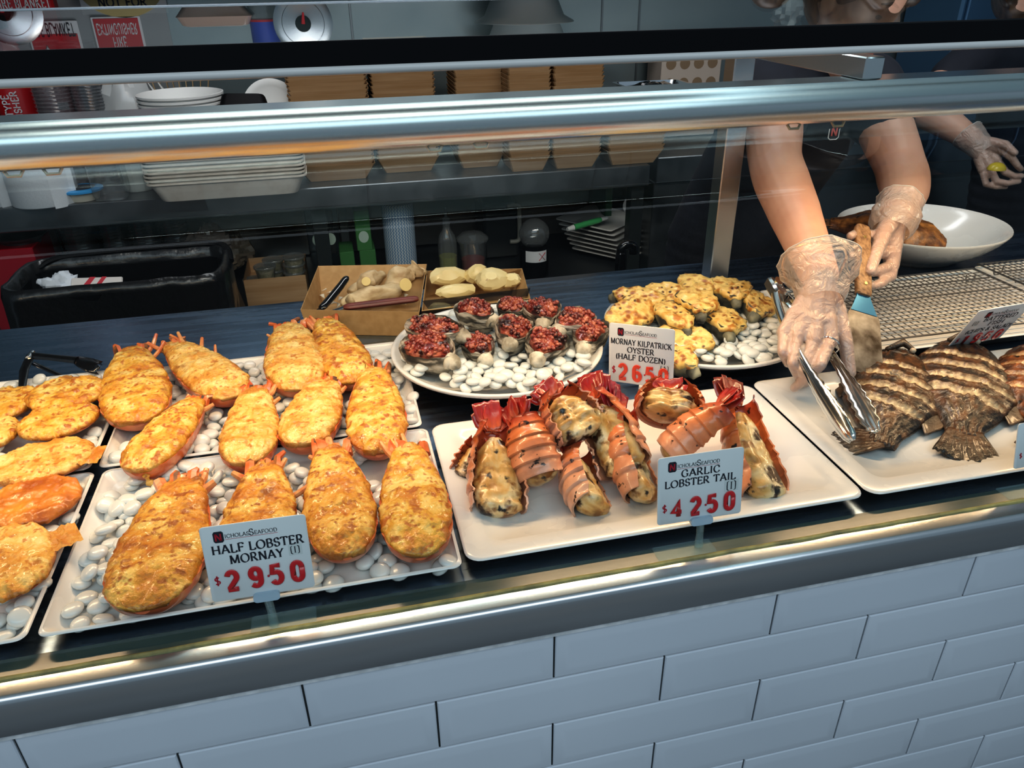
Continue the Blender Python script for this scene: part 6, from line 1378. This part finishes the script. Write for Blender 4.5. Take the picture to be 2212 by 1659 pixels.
def person(name, label, J, hands, loc, shirt_logo=None):
    b = MB()
    for s in ('R', 'L'):
        if 'el'+s not in J: continue
        ap = smooth_path([J['sh'+s], V(J['sh'+s]).lerp(J['el'+s], .55), J['el'+s], J['fm'+s], J['wr'+s]], 7); k_ = len(ap)-1
        ar = [interp(i/k_, [0, .25, .48, .60, .75, .9, 1], [.061, .058, .052, .053, .048, .037, .031]) for i in range(k_+1)]
        b.tube([ap[0]-(ap[1]-ap[0]).normalized()*.04]+ap+[ap[-1]+(ap[-1]-ap[-2]).normalized()*.012], [.03]+ar+[.024], 20)
    chain(b, [J['neck0'], J['neck1']], [.060, .052])
    T = J['torso']
    for (p, rx, ry), (q, sx, sy) in zip(T, T[1:]):
        for t in (0, .25, .5, .75):
            c = V(p).lerp(V(q), t); ellipsoid(b, c, (lerp(rx, sx, t), lerp(ry, sy, t), .09))
    chain(b, [J['shR'], J['chest']], [.062, .09]); chain(b, [J['shL'], J['chest']], [.062, .09])
    for s in (-1, 1): h0 = V(T[-1][0])+V((s*.085, 0, -.06)); chain(b, [h0, V((h0.x+s*.02, h0.y+.01, .48)), V((h0.x+s*.03, h0.y+.05, .08))], [.09, .062, .045])
    # head with face
    hc, fw, R = V(J['head']), V(J['face']).normalized(), J['hr']
    rt = fw.cross(V((0, 0, 1))).normalized(); upv = rt.cross(fw)
    Mh = Matrix((rt, fw, upv)).transposed()
    def hp(x, y, z): return hc+Mh @ V((x*R, y*R, z*R))
    b.ball(hc+Mh @ V((0, -.1*R, .22*R)), R, 28, 20, sc=(.80, .98, .95), rot=Mh)
    b.ball(hp(0, .14, -.38), R, 24, 16, sc=(.64, .70, .72), rot=Mh)
    capsule(b, hp(-.2, .52, -.98), hp(.2, .52, -.98), .17*R, .17*R)
    chain(b, [hp(0, .83, .12), hp(0, 1.02, -.22)], [.10*R, .155*R]); capsule(b, hp(-.13, .86, -.25), hp(.13, .86, -.25), .09*R, .09*R)
    capsule(b, hp(-.24, .72, -.56), hp(.24, .72, -.56), .085*R, .085*R); capsule(b, hp(-.2, .70, -.68), hp(.2, .70, -.68), .09*R, .09*R)
    capsule(b, hp(-.45, .72, .22), hp(-.12, .80, .20), .1*R, .1*R); capsule(b, hp(.45, .72, .22), hp(.12, .80, .20), .1*R, .1*R)
    for s in (-1, 1):
        b.ball(hp(s*.80, -.05, -.05), R, 14, 10, sc=(.07, .16, .27), rot=Mh)
    for H in hands: hand(b, H)
    o = b.build(name, M['skin'], sharp=0); remesh(o, .0036, 7); tag(o, label, 'person')
    # eyes, brows, lips
    b2 = MB()
    for s in (-1, 1): b2.ball(hp(s*.31, .74, .04), .10*R, 12, 8, sc=(1.2, .5, .5), rot=Mh)
    b2.build('eye', mat('eye', (.03, .02, .015), .2), o, sharp=0)
    b2 = MB()
    for s in (-1, 1): b2.tube([hp(s*.14, .88, .27), hp(s*.33, .86, .33), hp(s*.52, .74, .28)], [.02*R, .035*R, .012*R], 6)
    b2.build('eyebrow', M['hair'], o)
    b2 = MB(); b2.tube([hp(-.26, .75, -.62), hp(0, .83, -.60), hp(.26, .75, -.62)], [.02*R, .06*R, .02*R], 8); b2.build('lips', mat('lips', (.36, .11, .09), .4) if 'lips' not in bpy.data.materials else bpy.data.materials['lips'], o)
    # hair
    b2 = MB(); b2.ball(hc+Mh @ V((0, -.2*R, .34*R)), R, 26, 18, sc=(.86, .94, .93), rot=Mh)
    b2.ball(hp(0, -.42, -.25), R, 20, 14, sc=(.70, .55, .62), rot=Mh)
    for s in (-1, 1): chain(b2, [hp(s*.5, .55, .75), hp(s*.74, .30, .32), hp(s*.78, .05, .05)], [.20*R, .16*R, .08*R])
    if 'bun' in J: b2.ball(J['bun'], .05, 18, 12)
    h = b2.build('hair', M['hair'], None, sharp=0); remesh(h, .006, 3); h.parent = o
    # shirt
    b2 = MB()
    for (p, rx, ry), (q, sx, sy) in zip(T, T[1:]):
        for t in (0, .2, .4, .6, .8): c = V(p).lerp(V(q), t); b2.ball(c, 1, 28, 14, sc=(lerp(rx, sx, t)+.014, lerp(ry, sy, t)+.014, .095))
    for s in ('R', 'L'):
        chain(b2, [J['sh'+s], J['chest']], [.080, .108])
        if 'el'+s in J: chain(b2, [J['sh'+s], V(J['sh'+s]).lerp(J['el'+s], J.get('slv', .30))], [.080, .074])
    b2.v = [tuple(V(v)+V((fbm((v[0]*7, v[1]*7, v[2]*5)), fbm((v[1]*7, v[2]*5, v[0]*7)), 0))*.008) for v in b2.v]
    sh = b2.build('polo_shirt', M['navy'], None, sharp=0); remesh(sh, .008, 4); sh.parent = o
    b2 = MB(); n0, n1 = V(J['neck0']), V(J['neck1']); ax = (n1-n0).normalized()
    b2.tube([n0+ax*.0, n0+ax*.012, n0+ax*.028], [.080, .074, .070], 24, caps=(0, 0)); c_ = b2.build('collar', M['navy'], sh); md = c_.modifiers.new('t', 'SOLIDIFY'); md.thickness = .004
    b2 = MB()
    for s in (-1, 1):
        h0 = V(T[-1][0])+V((s*.085, 0, -.06)); chain(b2, [h0, V((h0.x+s*.02, h0.y+.01, .48)), V((h0.x+s*.03, h0.y+.05, .06))], [.105, .080, .062])
    b2.ball(V(T[-1][0]), 1, 22, 12, sc=(T[-1][1]+.02, T[-1][2]+.02, .1)); tr = b2.build('trousers', M['navy'], None, sharp=0); remesh(tr, .011, 3); tr.parent = o
    for H in hands:
        b2 = MB(); hand(b2, H, .0013); w = V(H['wrist']); d = V(H['dir']).normalized()
        chain(b2, [w, w-d*.02], [.026, .028])
        g = b2.build('glove', M['glove'], None, sharp=0); remesh(g, .0026, 2); g.parent = o
        L = []; up = d.orthogonal(); si = d.cross(up); f = H['cuff']
        for t, r in [(-.045, .024), (-.028, .031), (-.008, .0335), (.010, .036*f), (.024, .038*f), (.032, .0385*f)]:
            L.append([w-d*t*1.1+(up*math.cos(a)+si*math.sin(a))*r*(1+.09*fbm((math.cos(a)*3, math.sin(a)*3, t*40+f))*(t > -.03)) for a in [2*PI*i/40 for i in range(40)]])
        c2 = MB().loops(L, caps=(0, 0)).build('glove_cuff', M['glove'], g, sharp=0)
        rim = MB(); rim.tube(L[-1]+[L[-1][0]], .0011, 6); rim.build('rolled_rim', M['glovem'], g)
    return o, hp
M['glovem'] = mat('glove_rim', (.75, .72, .68), .35, alpha=.8)
A = ony
HR = dict(s=.86, wrist=A(1772, 600, 0.443), dir=(A(1752, 700, 0.383)-A(1735, 520, 0.518)), cuff=1.25,
          pinky=[A(1692, 718, 0.388), A(1690, 760, 0.354), A(1702, 785, 0.369), A(1716, 782, 0.399)],
          ring=[A(1722, 728, 0.371), A(1712, 785, 0.331), A(1724, 812, 0.347), A(1740, 808, 0.379)],
          middle=[A(1757, 735, 0.358), A(1738, 800, 0.317), A(1738, 826, 0.337), A(1752, 822, 0.369)],
          index=[A(1794, 735, 0.355), A(1772, 788, 0.311), A(1740, 818, 0.319), A(1716, 838, 0.337)],
          thumb=[A(1806, 668, 0.408), A(1826, 738, 0.358), A(1836, 805, 0.328)])
HL = dict(wrist=A(1936, 462, .65), dir=(A(1905, 545, .60)-A(1945, 415, .70)), cuff=.80, s=.98,
          index=[A(1912, 520, .612), A(1880, 508, .606), A(1850, 505, .600), A(1838, 510, .578)],
          middle=[A(1922, 548, .600), A(1886, 545, .584), A(1854, 548, .578), A(1841, 553, .556)],
          ring=[A(1926, 574, .588), A(1895, 585, .557), A(1868, 590, .550), A(1856, 590, .530)],
          pinky=[A(1922, 596, .575), A(1902, 612, .540), A(1884, 618, .533), A(1874, 616, .516)],
          thumb=[A(1910, 500, .602), A(1893, 545, .548), A(1880, 585, .508)])
J = dict(shR=A(1668, 200, .96), elR=A(1676, 355, .76), fmR=A(1716, 460, .64), wrR=HR['wrist'],
         shL=A(1880, 195, .95), elL=A(1944, 360, .82), fmL=A(1954, 415, .74), wrL=HL['wrist'],
         neck0=A(1806, 165, .965), neck1=A(1830, 108, .93), chest=A(1770, 215, 1.02),
         torso=[(A(1745, 200, 1.02), .155, .095), (A(1690, 300, 1.09), .165, .105), (A(1630, 400, 1.15), .165, .11), (A(1590, 500, 1.19), .175, .115), (A(1575, 640, 1.22), .185, .12)],
         head=A(1848, -2, .90), face=(.40, -.80, -.40), hr=.108, bun=A(1668, -30, .98), slv=.34)
srv, hp = person('person', 'server in a navy polo leaning over the display, using tongs and a spatula', J, [HR, HL], None)
b = MB(); c = V(J['wrR']).lerp(J['fmR'], .18); d = (V(J['fmR'])-V(J['wrR'])).normalized(); u_ = d.orthogonal(); s_ = d.cross(u_)
b.tube([c+(u_*math.cos(a)+s_*math.sin(a))*.0375+d*.010*math.sin(a*2) for a in [2*PI*i/30 for i in range(31)]], .0018, 6); o = b.build('bracelet', mat('gold', (.7, .42, .22), .25, 1), srv)
b = MB(); k0, k1 = V(HR['ring'][0]), V(HR['ring'][1]); c = V(HR['index'][0]).lerp(V(HR['index'][1]), .22); d = (V(HR['index'][1])-V(HR['index'][0])).normalized(); u_ = d.orthogonal(); s_ = d.cross(u_)
b.tube([c+(u_*math.cos(a)+s_*math.sin(a))*.0128 for a in [2*PI*i/24 for i in range(25)]], .0014, 6); b.build('ring', M['chrome'], srv)
b = MB(); b.ball((0, 0, 0), 1, 20, 14); c = A(1700, 22, .96); b.v = [tuple(c+V(v)*.032*(1+.4*fbm(V(v)*3))) for v in b.v]; b.build('scrunchie', mat('white_lace', (.6, .6, .62), .6), srv, sharp=20)
lg = A(1802, 282, 1.0); 
# shirt emblem on the chest: found on the shirt's surface
sh = [c for c in srv.children if c.name.startswith('polo_shirt')][0]
dirv = (A(1801, 282, 1.0)-CAM).normalized(); ok, loc, nor, _ = sh.ray_cast(CAM, dirv)
if ok:
    Te = frame(loc+nor*.003, nor.cross(V((0, 0, 1))) * -1, V((0, 0, 1)))
    if (Te.to_3x3() @ V((0, 0, 1))).dot(nor) < 0: Te = frame(loc+nor*.003, nor.cross(V((0, 0, 1))), V((0, 0, 1)))
    EM = 1 if (Te.to_3x3() @ V((1, 0, 0))).dot(AR) > 0 else -1
    oc = [(-.5, .42), (-.3, .55), (.3, .55), (.5, .42), (.5, -.42), (.3, -.55), (-.3, -.55), (-.5, -.42)]
    b = MB(); b.tube([Te @ V((x*.026, y*.032, 0)) for x, y in oc+oc[:1]], .0012, 5); e_ = b.build('emblem', M['card'], srv)
    b = MB(); T2 = Te @ Matrix(((EM, 0, 0, 0), (0, 0, 1, 0), (0, -1, 0, 0), (0, 0, 0, 1))); write(b, 'N', .019, -.0085, -.0095, T2, yoff=-.001, tmin=.1, tmax=.2, center=False); b.build('emblem_letter', mat('emblem_red', (.6, .12, .10), .5), e_, sharp=0, fix=False)
# second server
H2 = dict(wrist=A(2106, 306, 1.40), dir=(A(2140, 345, 1.34)-A(2070, 275, 1.46)), cuff=1.0,
          index=[A(2158, 320, 1.34), A(2185, 340, 1.30), A(2198, 358, 1.29), A(2205, 365, 1.29)],
          middle=[A(2152, 345, 1.34), A(2172, 372, 1.31), A(2190, 380, 1.30), A(2206, 380, 1.30)],
          ring=[A(2138, 362, 1.34), A(2152, 392, 1.31), A(2176, 396, 1.30), A(2200, 392, 1.30)],
          pinky=[A(2122, 368, 1.35), A(2130, 398, 1.32), A(2150, 404, 1.31), A(2172, 404, 1.31)],
          thumb=[A(2142, 308, 1.36), A(2172, 312, 1.32), A(2192, 330, 1.29)])
J2 = dict(shR=A(2110, 130, 1.62), elR=A(1990, 225, 1.56), fmR=A(2040, 262, 1.49), wrR=H2['wrist'], shL=A(2330, 110, 1.68),
          neck0=A(2225, 70, 1.66), neck1=A(2228, 20, 1.65), chest=A(2220, 150, 1.70),
          torso=[(A(2220, 150, 1.68), .165, .10), (A(2215, 260, 1.72), .165, .11), (A(2200, 400, 1.74), .17, .115), (A(2190, 520, 1.76), .185, .12), (A(2185, 620, 1.78), .19, .12)],
          head=A(2230, -70, 1.62), face=(-.5, -.8, -.25), hr=.105, slv=.45)
srv2, hp2 = person('person', 'second server at the right frame edge holding a lemon wedge', J2, [H2], None)
c = A(2152, 366, 1.285); b = MB()
L = []
for i in range(9):
    t = i/8*2-1; w = .021*math.sqrt(max(.02, 1-t*t)); L.append([c+V((t*.028, 0, 0))+V((0, math.cos(a)*w*1.1, math.sin(a)*w)) for a in [PI*k/10 for k in range(11)]]+[c+V((t*.028, 0, 0))])
b.loops(L); tag(b.build('lemon_wedge', mat('lemon', (.62, .48, .04), .35, coat=.4)), 'yellow lemon wedge held in the second server\'s gloved hand', 'lemon')
